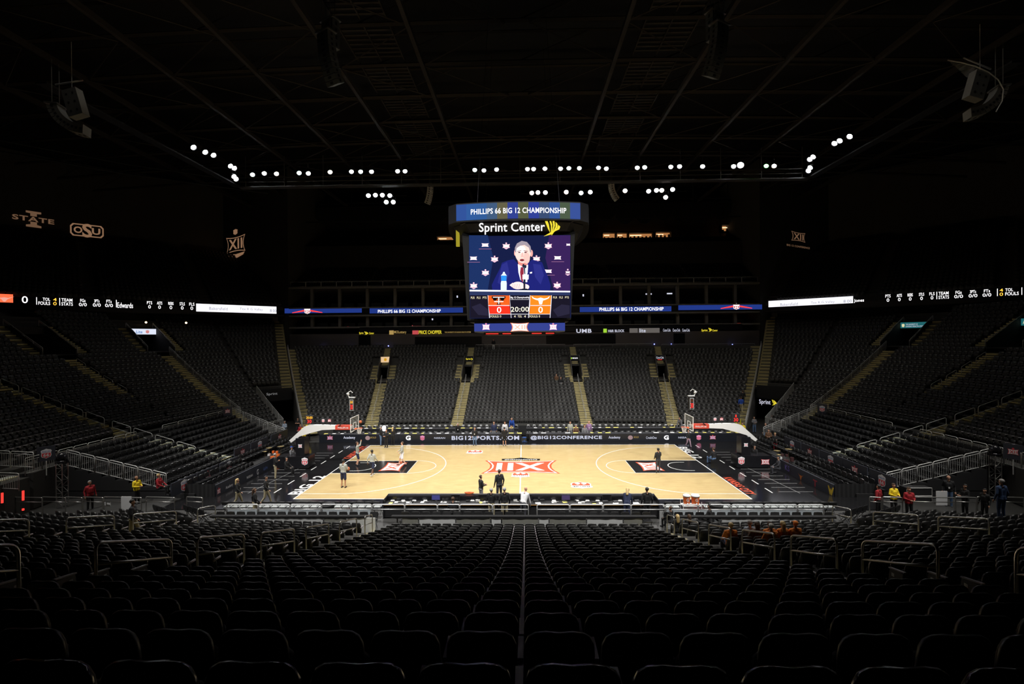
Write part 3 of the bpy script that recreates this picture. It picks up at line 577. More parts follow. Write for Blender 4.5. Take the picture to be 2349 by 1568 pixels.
for sx in (-1, 1):
    side = 'left' if sx < 0 else 'right'
    a, b = ((-62, 11.1), (-37.6, 35.5)) if sx < 0 else ((37.6, 35.5), (62, 11.1))
    bd, pl = led_board('ribbon_board', a, b, 14.0, 15.25, 'long %s ribbon board with white player statistics' % side)
    vf = vl if sx < 0 else vr; w = MB(); o_ = MB(); pan = MB(); dk = MB(); red = MB()
    def up(s, u0, u1, mb=w): v = vf((u0+u1)/2); ptext(pl, mb, s, u0, u1, v-8.5, v-1.5)
    def dn(s, u0, u1, mb=w): v = vf((u0+u1)/2); ptext(pl, mb, s, u0, u1, v+.5, v+8)
    def bar(u): v = vf(u); prect(pl, w, u-.8, u+.8, v-9, v+8)
    if sx < 0:
        ptext(pl, w, '0', 50, 64, 679, 695); bar(84); up('TOL', 98, 115); dn('FOULS', 88, 115); up('4', 122, 130, o_); dn('0', 122, 130, o_); bar(137); up('TEAM', 141, 166); dn('STATS', 141, 167)
        for s, u in (('FGs', 190), ('3PTs', 222), ('FTs', 250)): up(s, u-6, u+6); dn('0/0', u-9, u+9)
        bar(267); ptext(pl, w, 'Edwards', 269, 305, 694, 706)
        for s, u in (('PTS', 343), ('ASTS', 366), ('REBS', 392), ('STLS', 418), ('FLS', 440)): up(s, u-6, u+6); dn('0', u-3, u+3)
        prect(pl, pan, 450, 634, 699.5, 716.5); ptext(pl, dk, 'Bakersfield', 480, 522, 704, 711, .03); ptext(pl, dk, 'Tex R G Valley', 550, 603, 706, 713, .03); ptext(pl, dk, '8:00', 619, 634, 709, 716, .03)
        prect(pl, red, -20, 30, 674, 693); x, y = pl.px(10, 684); mb = MB(); dpoly(mb, pl, [(-1.3, .4), (-.5, .1), (0, .2), (.5, .1), (1.3, .4), (.4, -.15), (.12, -.6), (-.12, -.6), (-.4, -.15)], x, y, .6, d=.035); part('logo', mb, em('led_salmon', (1, .45, .35), .9), bd)
        part('team_panel', red, em('led_orange_red', (1, .13, .05), 1.4, True), bd)
    else:
        prect(pl, pan, 1763, 1957, 684.5, 699.5); ptext(pl, w, 'Jones', 1959, 1982, 685, 694)
        ptext(pl, dk, 'Bakersfield', 1790, 1830, 694, 701, .03); ptext(pl, dk, 'Tex R G Valley', 1860, 1915, 690, 697, .03); ptext(pl, dk, '8:00', 1935, 1954, 687, 694, .03)
        for s, u in (('PTS', 2037), ('ASTS', 2063), ('REBS', 2088), ('STLS', 2114), ('FLS', 2138)): up(s, u-6, u+6); dn('0', u-3, u+3)
        bar(2149); up('TEAM', 2153, 2176); dn('STATS', 2153, 2177)
        for s, u in (('FGs', 2199), ('3PTs', 2232), ('FTs', 2264)): up(s, u-7, u+7); dn('0/0', u-10, u+10)
        bar(2288); up('4', 2293, 2301, o_); dn('0', 2293, 2301, o_); up('TOL', 2306, 2324); dn('FOULS', 2306, 2337); bar(2344)
    part('lettering', w, e_white, bd); part('yellow_digits', o_, e_amb, bd); part('white_panel', pan, em('led_panel_white', (.93, .92, 1), 1.3, True), bd); part('dark_lettering', dk, em('led_grey_violet', (.45, .45, .55), .6), bd)
YF = 37.3
bd, pl = led_board('ribbon_board', (-36.6, YF), (36.6, YF), 14.05, 15.0, 'far ribbon board in blue behind the hanging scoreboard')
for a, b, c, d in ((653, 830, 706.5, 717.5), (848, 1062, 706, 717.5), (1330, 1540, 703, 714.5), (1556, 1748, 699, 710)): mb = MB(); prect(pl, mb, a, b, c, d); part('blue_field', mb, e_blue, bd)
mb = MB(); ptext(pl, mb, 'PHILLIPS 66 BIG 12 CHAMPIONSHIP', 867, 1011, 709.5, 717, .04, .02); ptext(pl, mb, 'PHILLIPS 66 BIG 12 CHAMPIONSHIP', 1375, 1522, 704.5, 712.5, .04, .02); part('lettering', mb, e_white, bd)
for u, v in ((705, 712.5), (1689, 702.5)):
    x, y = pl.px(u, v); [part('logo_wing', dpoly(MB(), pl, [(g*.5, -.1), (g*2.4, -.35), (g*2.4, -.25), (g*.5, .15)][::int(g)], x, y, 1, d=.03), e_red, bd) for g in (-1, 1)]; logo_66(bd, pl, x, y, 1.0, (e_white, e_redd, e_red), 1.1, d=.03)
bd, pl = led_board('sponsor_ribbon_board', (-25.5, YF-.1), (34, YF-.1), 11.1, 12.0, 'low ribbon board of sponsor names under the far suites')
w = MB(); y_ = MB(); g = MB(); gold = MB(); gry = MB()
ptext(pl, y_, 'Sprint', 824, 834, 761, 767, .03); ptext(pl, y_, 'Center', 847, 858, 761.5, 766, .03); ptext(pl, gold, 'MOLottery', 904, 932, 758, 766, .03); ptext(pl, y_, 'PRICE CHOPPER', 961, 1013, 757.5, 765.5, .03, .02)
ptext(pl, gold, 'THE UNIVERSITY OF KANSAS HEALTH SYSTEM', 1020, 1080, 760, 763, .03); ptext(pl, w, 'UMB', 1322, 1357, 754, 763, .03, .06); prect(pl, g, 1384, 1392, 753.5, 762.5); ptext(pl, w, 'H&R BLOCK', 1395, 1432, 755.5, 761.5, .03, .05)
prect(pl, gry, 1444, 1463, 752.5, 763); prect(pl, gry, 1465, 1513, 752, 763); ptext(pl, w, 'lite', 1467, 1481, 753.5, 762, .04, .04); [ptext(pl, w, 'Coca-Cola', u, u+17, 753.5, 760, .03) for u in (1521, 1543, 1565)]
ptext(pl, y_, 'Sprint', 1609, 1623, 754.5, 761, .03); ptext(pl, y_, 'Center', 1634, 1646, 755, 759.5, .03); x0, y0 = pl.px(1625, 760.5); x1, y1 = pl.px(1633, 751.5); logo_wing(y_, pl, x0, x1, y0, y1, .03); x0, y0 = pl.px(836, 767.5); x1, y1 = pl.px(845, 760); logo_wing(y_, pl, x0, x1, y0, y1, .03)
prect(pl, gold, 893, 903, 757.5, 767); mb = MB(); prect(pl, mb, 946, 960, 757.5, 766.5); part('red_mark', mb, e_redd, bd)
part('white_lettering', w, e_wsoft, bd); part('yellow_lettering', y_, e_yel, bd); part('green_mark', g, e_grn, bd); part('gold_lettering', gold, e_gold, bd); part('grey_panel', gry, em('led_grey', (.30, .27, .25), .4), bd)
# ------------------------------------------------------------------ far suites, balcony, upper walls
mb = MB(); mb.box(-36.7, 36.7, 37.4, 39.5, 8.2, 11.0)
struct('wall_far_concourse', mb, mat('far_wall_grey', (.11, .095, .095), .8, noise=.2, nscale=.5))
for i_, (u0, u1, v0, v1) in enumerate(((823, 850, 768, 793), (952, 1105, 771, 797), (1253, 1412, 765, 790), (1545, 1571, 764, 787))):
    a, b = onY(u0, v1, 37.38), onY(u1, v0, 37.38); mb = MB(); mb.box(a[0], b[0], 37.36, 37.9, a[2], b[2]); struct('door_%d' % (i_+1), mb, e_black)
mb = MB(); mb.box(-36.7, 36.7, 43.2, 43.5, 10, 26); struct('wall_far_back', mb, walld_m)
mb = MB()
for z0, z1 in ((11.9, 12.15), (13.75, 14.0), (15.0, 15.2), (18.15, 18.45)): mb.box(-36.7, 36.7, 37.2, 43.4, z0, z1)
struct('floor_suite_levels', mb, mat('slab_grey', (.22, .21, .20), .7, noise=.2))
mb = MB()
for x in np.arange(-33.4, 34, 4.45):
    for z0, z1 in ((12.15, 13.75), (15.2, 18.15)): mb.box(x-.22, x+.22, 38.0, 38.5, z0, z1)
struct('wall_suite_piers', mb, mat('pier_grey', (.20, .185, .17), .7, noise=.2, nscale=1))
mb = MB()
for x in np.arange(-35, 35, 2.2):
    if random.random() < .8: mb.box(x, x+1.7, 38.6, 38.7, 12.2, 12.75); mb.box(x, x+1.5, 38.6, 38.7, 15.25, 15.9)
tag(T('suite_seat_row', mb, seatback_m, 'dark seat backs along the open fronts of the far suites', 'seats'), kind='stuff')
for (u, v, w_, h_, m, nm) in ((1488, 674, 14, 3, e_wsoft, 'left of two white ceiling lamps in the right far suites'), (1536, 673, 12, 3, e_wsoft, 'right of two white ceiling lamps in the right far suites'), (1049, 680, 3, 5, e_wsoft, 'tiny white monitor glow left of the scoreboard'), (1692, 741, 12, 4, e_red, 'small red television in a right far suite'), (992, 732, 3, 4, e_wsoft, 'tiny white screen in a left far suite'), (1338, 677, 3, 5, e_wsoft, 'tiny white monitor glow right of the scoreboard'), (955, 747, 20, 3, e_redd, 'dim pink screen glow in a left far suite'), (1625, 746, 14, 2, e_redd, 'dim red screen glow in a right far suite'), (1520, 748, 18, 2, e_redd, 'dim pink screen glow in a right far suite'), (798, 748, 3, 3, e_red, 'tiny red exit light in the left far suites')):
    p = onY(u, v, 38.8); mb = MB(); q = .034*w_; mb.box(p[0]-q, p[0]+q, 38.75, 38.85, p[2]-h_*.034, p[2]+h_*.034); T('suite_screen', mb, m, nm, 'screen')
bar_rail([(-36.5, 37.4, 18.45), (-12, 37.4, 18.45), (12, 37.4, 18.45), (36.5, 37.4, 18.45)], .85, 'long thin balcony railing in front of the far upper seats', post=2.4, bars=False)
mb = MB(); mb.box(-36.7, 36.7, 47.2, 47.5, 23.5, 27.4); struct('wall_far_upper_band', mb, wall_m)
mb = MB(); mb.box(-36.7, 36.7, 47.1, 56, 27.4, 27.6); mb.box(-36.7, 36.7, 52, 52.2, 27.6, 36); struct('wall_far_top', mb, walld_m)
for u0, u1, v0, v1, nm in ((1002, 1040, 541, 554, 'lit orange suite window left of the hanging scoreboard'), (1383, 1412, 533, 549, 'first lit orange suite window right of the scoreboard'), (1415, 1440, 533, 548, 'second lit orange suite window right of the scoreboard'), (1443, 1498, 533, 547, 'widest lit orange suite window right of the scoreboard'), (1504, 1540, 531, 544, 'fourth lit orange suite window right of the scoreboard'), (1656, 1696, 515, 530, 'rightmost lit orange suite window high up')):
    a, b = onY(u0, v1, 48.6), onY(u1, v0, 48.6); o = E('suite_window', ((a[0]+b[0])/2, 48.6, a[2]), nm, 'window'); mb = MB(); mb.box(a[0], b[0], 49.6, 49.7, a[2], b[2]); part('lit_back_wall', mb, e_warm, o)
    mb = MB(); [mb.box(x0, x1, 48.5, 49.6, z0, z1) for x0, x1, z0, z1 in ((a[0]-.15, a[0], a[2]-.1, b[2]+.1), (b[0], b[0]+.15, a[2]-.1, b[2]+.1), (a[0], b[0], b[2], b[2]+.2), (a[0], b[0], a[2]-.15, a[2]))]; part('window_frame', mb, walld_m, o)
    mb = MB(); mb.box(a[0]+.3, a[0]+(b[0]-a[0])*.55, 49.1, 49.3, b[2]-.42, b[2]-.3); part('ceiling_light', mb, em('suite_lamp', (1, .7, .4), 1.6), o)
    mb = MB(); [mb.box(x, x+.25, 48.8, 49.1, a[2], a[2]+random.uniform(.3, .55)) for x in np.arange(a[0]+.2, b[0]-.4, .7)]; part('chair_silhouettes', mb, black_m, o)
mb = MB(); n = 60
for j in range(22):        # scalloped black drapes hung along the far upper wall
    x0 = -36.4+j*3.31; pts = [(x0, 33.5)]+[(x0+3.31*t, 31.1-1.2*math.sin(PI*t)+(.6 if j % 3 == 0 else 0)) for t in np.linspace(0, 1, 9)]+[(x0+3.31, 33.5)]
    mb.prism(pts, (0, 46.9, 0), (1, 0, 0), (0, 0, 1), -.05, .05)
dt = MB(); [dt.tube([(-36.5, 46.9, z), (36.5, 46.9, z)], .08, 5) for z in (33.55, 34.2)]; [dt.tube([(x, 46.9, 33.55), (x, 46.9, 38.3)], .06, 5) for x in np.arange(-36, 37, 6)]; struct('ceiling_drape_truss', dt, black_m)
T('swagged_drape', mb, drape_m, 'scalloped black drapes hanging along the far upper wall', 'drape')
for sx in (-1, 1):
    side = 'left' if sx < 0 else 'right'
    def wall(pts, z0, z1, nm, m=wall_m):
        mb = MB(); 
        for (xa, ya), (xb, yb) in zip(pts[:-1], pts[1:]):
            k = 6
            for i in range(k):
                pa = (xa+(xb-xa)*i/k, ya+(yb-ya)*i/k); pb = (xa+(xb-xa)*(i+1)/k, ya+(yb-ya)*(i+1)/k); mb.add([(*pa, z0), (*pb, z0), (*pb, z1), (*pa, z1)], [(0, 1, 2, 3)])
        return struct(nm, mb, m)
    g = lambda pts: [(sx*abs(x), y) for x, y in pts]
    wall(g([(36.8, 37.4), (53.6, 47.5), (69, 33.84), (84, 12)]), 13.5, 37.5, 'wall_'+side)
    wall(g([(36.8, 37.3), (36.8, 52)]), 8.0, 37.5, 'wall_return_'+side); wall(g([(36.85, 37.35), (39.5, 38.9)]), 8.0, 14, 'wall_corner_'+side)
    wall(g([(38.5, 39.2), (50, 33.0), (58, 22), (60, 0), (60, -20)]), 8.0, 15, 'wall_concourse_'+side, mat('concourse_grey', (.16, .145, .14), .8, noise=.3, nscale=.3))
    mb = MB()
    for j in range(40): t0 = j/40; a = np.array([sx*62, 11.1]); b = np.array([sx*37, 36.1]); q = a+(b-a)*t0
    mb = MB(); a, b = np.array([62, 11.1]), np.array([37, 36.1]); n_ = np.array([.7071, .7071])
    mb.add([(sx*p[0], p[1], z) for z in (13.8, 14.0) for p in (a, b, b+n_*9, a+n_*9)], [(0, 1, 2, 3), (7, 6, 5, 4), (0, 4, 5, 1), (1, 5, 6, 2), (2, 6, 7, 3), (3, 7, 4, 0)]); struct('upper_tier_slab', mb, walld_m)
def wplane(a, b): a, b = np.array(a, float), np.array(b, float); return Plane((a[0], a[1], 14), (*(b-a), 0), (0, 0, 1))
def gobo(pl, fn, label, m=e_gobo):
    o = None; mb = MB(); fn(mb); return T('projected_logo', mb, m, label, 'projected logo')
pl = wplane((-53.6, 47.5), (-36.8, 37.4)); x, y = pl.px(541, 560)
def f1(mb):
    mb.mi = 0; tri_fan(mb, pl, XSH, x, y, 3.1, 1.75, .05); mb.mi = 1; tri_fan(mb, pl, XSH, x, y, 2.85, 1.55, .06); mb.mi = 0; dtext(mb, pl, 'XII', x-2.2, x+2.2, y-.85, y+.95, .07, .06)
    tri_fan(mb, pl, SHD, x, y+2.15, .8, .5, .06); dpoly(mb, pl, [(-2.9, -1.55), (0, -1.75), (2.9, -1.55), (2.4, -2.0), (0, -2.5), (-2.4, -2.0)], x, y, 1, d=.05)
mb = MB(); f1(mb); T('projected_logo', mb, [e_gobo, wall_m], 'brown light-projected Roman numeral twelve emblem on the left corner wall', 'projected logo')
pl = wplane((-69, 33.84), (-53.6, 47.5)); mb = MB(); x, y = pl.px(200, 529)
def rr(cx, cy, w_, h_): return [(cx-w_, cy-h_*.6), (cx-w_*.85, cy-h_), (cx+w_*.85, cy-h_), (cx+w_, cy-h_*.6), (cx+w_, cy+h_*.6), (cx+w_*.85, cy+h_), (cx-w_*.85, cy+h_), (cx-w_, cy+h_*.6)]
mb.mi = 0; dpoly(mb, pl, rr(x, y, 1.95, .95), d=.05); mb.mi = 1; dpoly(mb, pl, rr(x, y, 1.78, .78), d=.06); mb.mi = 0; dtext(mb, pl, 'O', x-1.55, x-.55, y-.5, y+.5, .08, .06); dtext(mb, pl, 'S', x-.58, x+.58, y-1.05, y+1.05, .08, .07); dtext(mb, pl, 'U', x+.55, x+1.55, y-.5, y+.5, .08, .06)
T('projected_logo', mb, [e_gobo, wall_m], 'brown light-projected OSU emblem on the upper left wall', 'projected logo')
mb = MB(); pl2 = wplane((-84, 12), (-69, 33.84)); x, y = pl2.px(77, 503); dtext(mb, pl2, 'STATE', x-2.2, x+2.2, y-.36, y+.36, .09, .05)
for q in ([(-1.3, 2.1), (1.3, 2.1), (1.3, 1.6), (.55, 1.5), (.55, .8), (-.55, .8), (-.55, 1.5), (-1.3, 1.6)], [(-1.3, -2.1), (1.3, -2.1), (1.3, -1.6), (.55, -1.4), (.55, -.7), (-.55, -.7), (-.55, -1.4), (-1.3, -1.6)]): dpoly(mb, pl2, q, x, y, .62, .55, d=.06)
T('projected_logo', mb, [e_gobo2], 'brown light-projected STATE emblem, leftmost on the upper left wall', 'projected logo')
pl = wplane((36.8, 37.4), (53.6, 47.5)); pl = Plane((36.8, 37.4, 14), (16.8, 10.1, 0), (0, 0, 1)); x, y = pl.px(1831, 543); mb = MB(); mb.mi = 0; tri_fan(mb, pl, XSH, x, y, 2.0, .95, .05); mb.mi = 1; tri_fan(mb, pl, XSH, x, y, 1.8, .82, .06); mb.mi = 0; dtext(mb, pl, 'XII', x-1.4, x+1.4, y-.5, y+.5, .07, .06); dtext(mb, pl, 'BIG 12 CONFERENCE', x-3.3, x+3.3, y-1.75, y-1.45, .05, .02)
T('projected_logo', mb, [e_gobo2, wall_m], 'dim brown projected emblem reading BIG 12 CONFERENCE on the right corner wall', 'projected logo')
# ------------------------------------------------------------------ roof
mb = MB(); mb.box(-90, 90, -45, 62, 38.2, 38.6); struct('ceiling', mb, roof_m)
for j, y in enumerate(np.arange(-12.1, 36, 5.35)):
    mb = MB(); pts = [(x, y, 33.9-.00055*x*x*.9) for x in np.linspace(-62, 62, 21)]; mb.tube(pts, .17, 4); mb.tube([(x, y_, z+2.6) for x, y_, z in pts], .14, 4)
    for a, b in zip(pts[::2], pts[1::2]): mb.tube([a, (b[0], b[1], b[2]+2.6)], .06, 4)
    struct('ceiling_beam', mb, beam_m)
for x in (-45.4, -37.8, -30.2, -22.8, -15.4, -8.2, 8.2, 15.4, 22.8, 30.2, 37.8, 45.4):
    mb = MB(); z = 33.7-.0005*x*x; mb.box(x-.16, x+.16, -22, 45, z-.22, z+.2)
    for y in np.arange(-17.5, 30, 10.7): mb.tube([(x, y, z), (x+(7.4 if x < 0 else -7.4)*.98, y+5.35, z)], .06, 4); mb.tube([(x+(7.4 if x < 0 else -7.4)*.98, y+5.35, z), (x, y+10.7, z)], .06, 4)
    struct('ceiling_truss', mb, beam_m)
for sx in (-1, 1):
    for j, y in enumerate(np.arange(-6.4, 24, 5.35)):
        mb = MB(); x0, x1 = sorted((sx*9.8, sx*13.8))
        for k in range(8): mb.box(x0, x1, y+.2+k*.58, y+.42+k*.58, 34.2, 34.26)
        for x in (x0, (x0+x1)/2, x1): mb.box(x-.05, x+.05, y, y+4.8, 34.1, 34.3)
        struct('ceiling_grating', mb, beam_m)
mb = MB(); [mb.box(*sorted((sx*(35.6), sx*(36.5))), -2, 23, 29.6, 29.75) for sx in (-1, 1)]; struct('ceiling_catwalk', mb, mat('catwalk_steel_shaded', (.010, .010, .010), .7, noise=.2)); mb = MB(); mb.box(-36, 36, 22.9, 23.8, 29.6, 29.75)  # side runs take a darker, shaded copy of the catwalk colour
[mb.tube([(-36, 22.9, 29.7+h), (36, 22.9, 29.7+h)], .05, 5) for h in (.55, 1.1)]; [mb.tube([(x, 22.9, 29.7), (x, 22.9, 33.5)], .05, 5) for x in np.arange(-35, 36, 5)]
struct('ceiling_catwalk', mb, mat('catwalk_steel_lit', (.10, .10, .10), .5, .3, noise=.2))  # lighter copy: the far run's lamplit look is put into its grey
mb = MB()      # dark acoustic baffles ringing the top of the bowl
for sx in (-1, 1): pts = [(sx*x, y, z) for x, y, z in ((36, 30, 31), (48, 20, 30.5), (60, 6, 30), (66, -12, 29.5))]; mb.tube(pts, .12, 5); mb.tube([(a, b, c+1.2) for a, b, c in pts], .1, 5)
mb.tube([(x, 42+.002*(36-abs(x))**2, 29.8) for x in np.linspace(-36, 36, 15)], .1, 5); struct('ceiling_ring_pipe', mb, mat('pipe_black', (.008, .008, .008), .7, noise=.2))
# ------------------------------------------------------------------ lamps
def lamp(p, tgt, label, col, group, size=.27):
    p = np.array(p, float); d = np.array(tgt, float)-p; d /= np.linalg.norm(d); r = np.cross(d, (0, 0, 1)); r /= np.linalg.norm(r); u = np.cross(r, d); c = [(math.cos(a), math.sin(a)) for a in np.linspace(0, 2*PI, 13)[:-1]]
    mb = MB(); rings = [(-.55, .35), (-.45, .8), (0, 1.1), (.12, 1.12)]; vs = [p+d*z+(r*x+u*y)*size*q for z, q in rings for x, y in c]
    mb.add(vs, [tuple(range(12))]+[(k*12+i, k*12+(i+1) % 12, (k+1)*12+(i+1) % 12, (k+1)*12+i) for k in range(3) for i in range(12)])
    mb.tube([p+r*size*1.2, p+r*size*1.2+(0, 0, .7), p-r*size*1.2+(0, 0, .7), p-r*size*1.2], .025, 4); mb.tube([p+(0, 0, .7), p+(0, 0, 1.2)], .03, 4)
    o = T('arena_lamp', mb, black_m, label, 'lamp', group, base=tuple(float(x) for x in p)); mb = MB(); mb.add([p+d*.02+(r*x+u*y)*size*1.04 for x, y in c], [tuple(range(12))]); part('lens', mb, col, o); return o
L1 = [(579, 400, 'c'), (606, 397, 'w'), (634, 398, 'r'), (686, 396, 'c'), (707, 397, 'w'), (757, 394, 'r'), (806, 393, 'w'), (827, 393, 'c'), (852, 393, 'w'), (912, 392, 'w'), (929, 392, 'w'), (1089, 389, 'c'), (1110, 390, 'w'), (1139, 388, 'w'), (1210, 387, 'w'), (1224, 387, 'w'), (1250, 386, 'w'), (1286, 386, 'w'), (1305, 385, 'c'), (1329, 385, 'c'), (1373, 384, 'w'), (1391, 386, 'w'), (1462, 384, 'w'), (1479, 383, 'c'), (1539, 382, 'w'), (1559, 381, 'w'), (1612, 381, 'w'), (1683, 381, 'w'), (1699, 378, 'w'), (1758, 380, 'g'), (1776, 380, 'r')]
cm = {'c': e_lampc, 'w': e_lampw, 'r': e_lampr, 'g': em('lamp_green', (.25, 1, .3), 8)}
for i, (u, v, c) in enumerate(L1): p = onY(u, v, 22.0); lamp(p, (p[0]*.3, -3, 2), 'lit lamp in the long far catwalk row, %s from the left' % nth(i), cm[c], 'lamps of the far catwalk row', .25 if (u, v) != (1699, 378) else .36)
for sx, LL in ((-1, [(443, 337), (470, 348), (489, 355), (528, 380), (537, 385), (536, 404), (541, 410)]), (1, [(1950, 312), (1927, 322), (1915, 328), (1866, 359), (1858, 365), (1859, 384), (1855, 391)])):
    for i, (u, v) in enumerate(LL): p = onX(u, v, sx*35.4); lamp(p, (0, p[1]*.4-4, 0), 'bright lamp on the %s side catwalk, %s from the top' % ('left' if sx < 0 else 'right', nth(i)), e_lampw, 'lamps of the side catwalks', .27)
L2 = [(845, 448, 'w'), (861, 447, 'w'), (877, 447, 'w'), (894, 448, 'w'), (886, 463, 'c'), (902, 463, 'w'), (1220, 442, 'r'), (1234, 441, 'r'), (1251, 441, 'w'), (1299, 440, 'r'), (1333, 442, 'c'), (1354, 440, 'w'), (1434, 437, 'r'), (1488, 438, 'w'), (1506, 436, 'w'), (1518, 436, 'r'), (1543, 434, 'w'), (1527, 452, 'r')]
for i, (u, v, c) in enumerate(L2): p = onY(u, v, 29.0); lamp(p, (p[0]*.3, -6, 2), 'lit lamp in the lower cluster above the scoreboard, %s in order from the left' % nth(i), cm[c], 'lamps of the lower truss', .28)
mb = MB(); [mb.tube([(a, 29.75, z), (b, 29.75, z)], .06, 5) for a, b in ((-22, -16), (0, 5), (6, 11), (14, 23)) for z in (30.3, 31.4)]; struct('ceiling_lamp_truss', mb, black_m)
# ------------------------------------------------------------------ loudspeaker arrays
spk_m = mat('speaker_light_grey', (.17, .17, .16), .6, noise=.1, nscale=4); spkd_m = mat('speaker_dark_grille', (.11, .125, .13), .6, noise=.2, nscale=6)
def array(c, N, w_, h_, curve, yaw, m, label, hangm=5, ph=0):
    """hanging J-shaped line array; c is its top centre"""
    c = np.array(c, float); o = E('speaker_array', c, label, 'loudspeaker'); a = ph; p = np.array([0., 0, 0]); X = np.array([math.cos(yaw), math.sin(yaw), 0]); Yv = np.array([-math.sin(yaw), math.cos(yaw), 0])
    for i in range(N):
        dn = np.array([0, 0, -math.cos(a)])+Yv*math.sin(a); fr = np.array([0, 0, -math.sin(a)])-Yv*math.cos(a); mb = MB(); q = p+dn*h_/2; mb.frame(c+q, X*w_/2, fr*.32, dn*h_*.46); b = part('speaker_box', mb, m, o)
        mb = MB(); mb.frame(c+q+fr*.33, X*w_*.12, fr*.01, dn*h_*.2); [mb.frame(c+q+g*X*w_*.505+fr*.0, X*.01, fr*.08, dn*h_*.25) for g in (-1, 1)]; part('port', mb, black_m, b)
        p = p+dn*h_; a += curve
    mb = MB(); [mb.tube([c+g*X*w_*.4, c+g*X*w_*.4+(0, 0, hangm)], .025, 5) for g in (-1, 1)]; mb.frame(c+(0, 0, .08), X*w_*.6, Yv*.4, (0, 0, .05)); part('rigging', mb, steel_m, o); return o
for u, v, D_, sx in ((748, 78, 37, -1), (1650, 60, 37, 1)):
    D_ = 33; p = CAM+ray(u, v)*D_; array(p, 10, 1.1, .33, .055, sx*.5, spkd_m, 'dark line array loudspeaker hanging high %s of centre' % ('left' if sx < 0 else 'right'), 3)
    p = CAM+ray(u+10*sx*-1, v-26)*(D_+1.6); array(p, 4, 1.2, .5, .0, sx*.5, spkd_m, 'short dark subwoofer column behind the %s high line array' % ('left' if sx < 0 else 'right'), 2)
for u, v, sx in ((128, 245, -1), (2292, 205, 1)):
    side = 'left' if sx < 0 else 'right'; p = CAM+ray(u, v)*34; array(p, 10, .9, .27, .14, sx*1.35, spk_m, 'curved light grey line array loudspeaker near the %s picture edge' % side, 3.2, .25)
    q = CAM+ray(165 if sx < 0 else 2248, 208 if sx < 0 else 168)*33.4; mb = MB(); r = cr*math.cos(.22)+cu*math.sin(.22)*sx*-1; u_ = np.cross(r, cf)*1.0; u_ = cu*math.cos(.26)-cr*math.sin(.26)*(-sx)*-1
    dn = -cu*math.cos(.28)+cr*math.sin(.28)*(-sx); rt = cr*math.cos(.28)+cu*math.sin(.28)*(-sx); mb.frame(q+dn*.95, rt*.5, cf*.3, dn*.95); o = T('speaker_panel', mb, spk_m, 'flat light grey speaker cabinet hanging beside the %s curved array' % side, 'loudspeaker')
    mb = MB(); [mb.frame(q+dn*(.35+.6*i)+rt*g*.22-cf*.31, rt*.06, cf*.01, dn*.06) for i in range(3) for g in (-1, 1)]; part('handle_recess', mb, black_m, o); mb = MB(); mb.tube([q, q+(0, 0, 3.4)], .02, 5); mb.tube([q+rt*.8+(0, 0, .5), q-rt*1.2+(0, 0, .75)], .05, 5); part('rigging', mb, gsteel_m, o)
mb = MB(); pts2 = [(2174, 138), (2205, 143), (2238, 152), (2268, 166), (2290, 183), (2302, 205), (2299, 232), (2285, 256)]; pts = [CAM+ray(u, v)*33.0 for u, v in pts2]; mb.tube(pts, .035, 6)
o = T('speaker_reflector', mb, mat('rim_white', (.75, .75, .72), .4, noise=.05), 'clear curved reflector with white rim over the right edge loudspeaker', 'reflector')
mb = MB(); g = [CAM+ray(u, v)*34.2 for u, v in ((2176, 140), (2200, 160), (2215, 176), (2240, 182), (2262, 166), (2285, 185))]; mb.add(pts[:6]+g, [(i, i+1, 7+i, 6+i) for i in range(5)]); part('clear_sheet', mb, glass_m, o, True)
for u, v, nm in ((987, 427, 'left'), (1402, 420, 'right')):
    p = CAM+ray(u, v)*62; array(p, 8, .5, .29, .11 if nm == 'right' else .06, 1.3 if nm == 'left' else -1.3, mat('speaker_pale', (.62, .62, .6), .6, noise=.05), 'small pale line array hanging far above the %s side of the scoreboard' % nm, 6)
# ------------------------------------------------------------------ the hanging scoreboard
sb = E('scoreboard', (0, 0, 10.4), 'large hanging centre scoreboard showing a seated man in a navy suit', 'scoreboard')
mb = MB(); mb.add([(x*q, y*q, z) for z, q in ((11.35, 3.66), (17.45, 3.95)) for x, y in ((-1, -1), (1, -1), (1, 1), (-1, 1))], [(3, 2, 1, 0), (4, 5, 6, 7), (0, 1, 5, 4), (1, 2, 6, 5), (2, 3, 7, 6), (3, 0, 4, 7)])
part('body', mb, mat('board_body_black', (.004, .004, .004), .8, spec=.2, noise=.2), sb)
def ringpts(hw, b, c):
    q = [(x, -(hw+b)+b*(x/hw)**2) for x in np.linspace(-hw+c, hw-c, 13)]; out = []
    for k in range(4):
        for x, y in q:
            for _ in range(k): x, y = -y, x
            out.append((x, y))
    return out
def ring(mb, pts, z0, z1, r0=1., r1=1.):
    N = len(pts); mb.add([(x*r0, y*r0, z0) for x, y in pts]+[(x*r1, y*r1, z1) for x, y in pts], [(i, (i+1) % N, N+(i+1) % N, N+i) for i in range(N)]+[tuple(range(N-1, -1, -1)), tuple(range(N, 2*N))])
R1 = ringpts(4.72, .55, .5)
mb = MB(); ring(mb, R1, 18.0, 19.25); part('top_ring_board', mb, mat('ring_black', (.005, .005, .006), .7, spec=.2, noise=.2), sb)
cols = [(.03, .08, .30), (.03, .10, .32), (.03, .10, .30), (.05, .10, .20), (.12, .11, .06), (.03, .05, .28), (.09, .10, .05), (.03, .05, .30), (.04, .07, .16), (.03, .08, .28), (.07, .10, .06), (.04, .08, .30)]
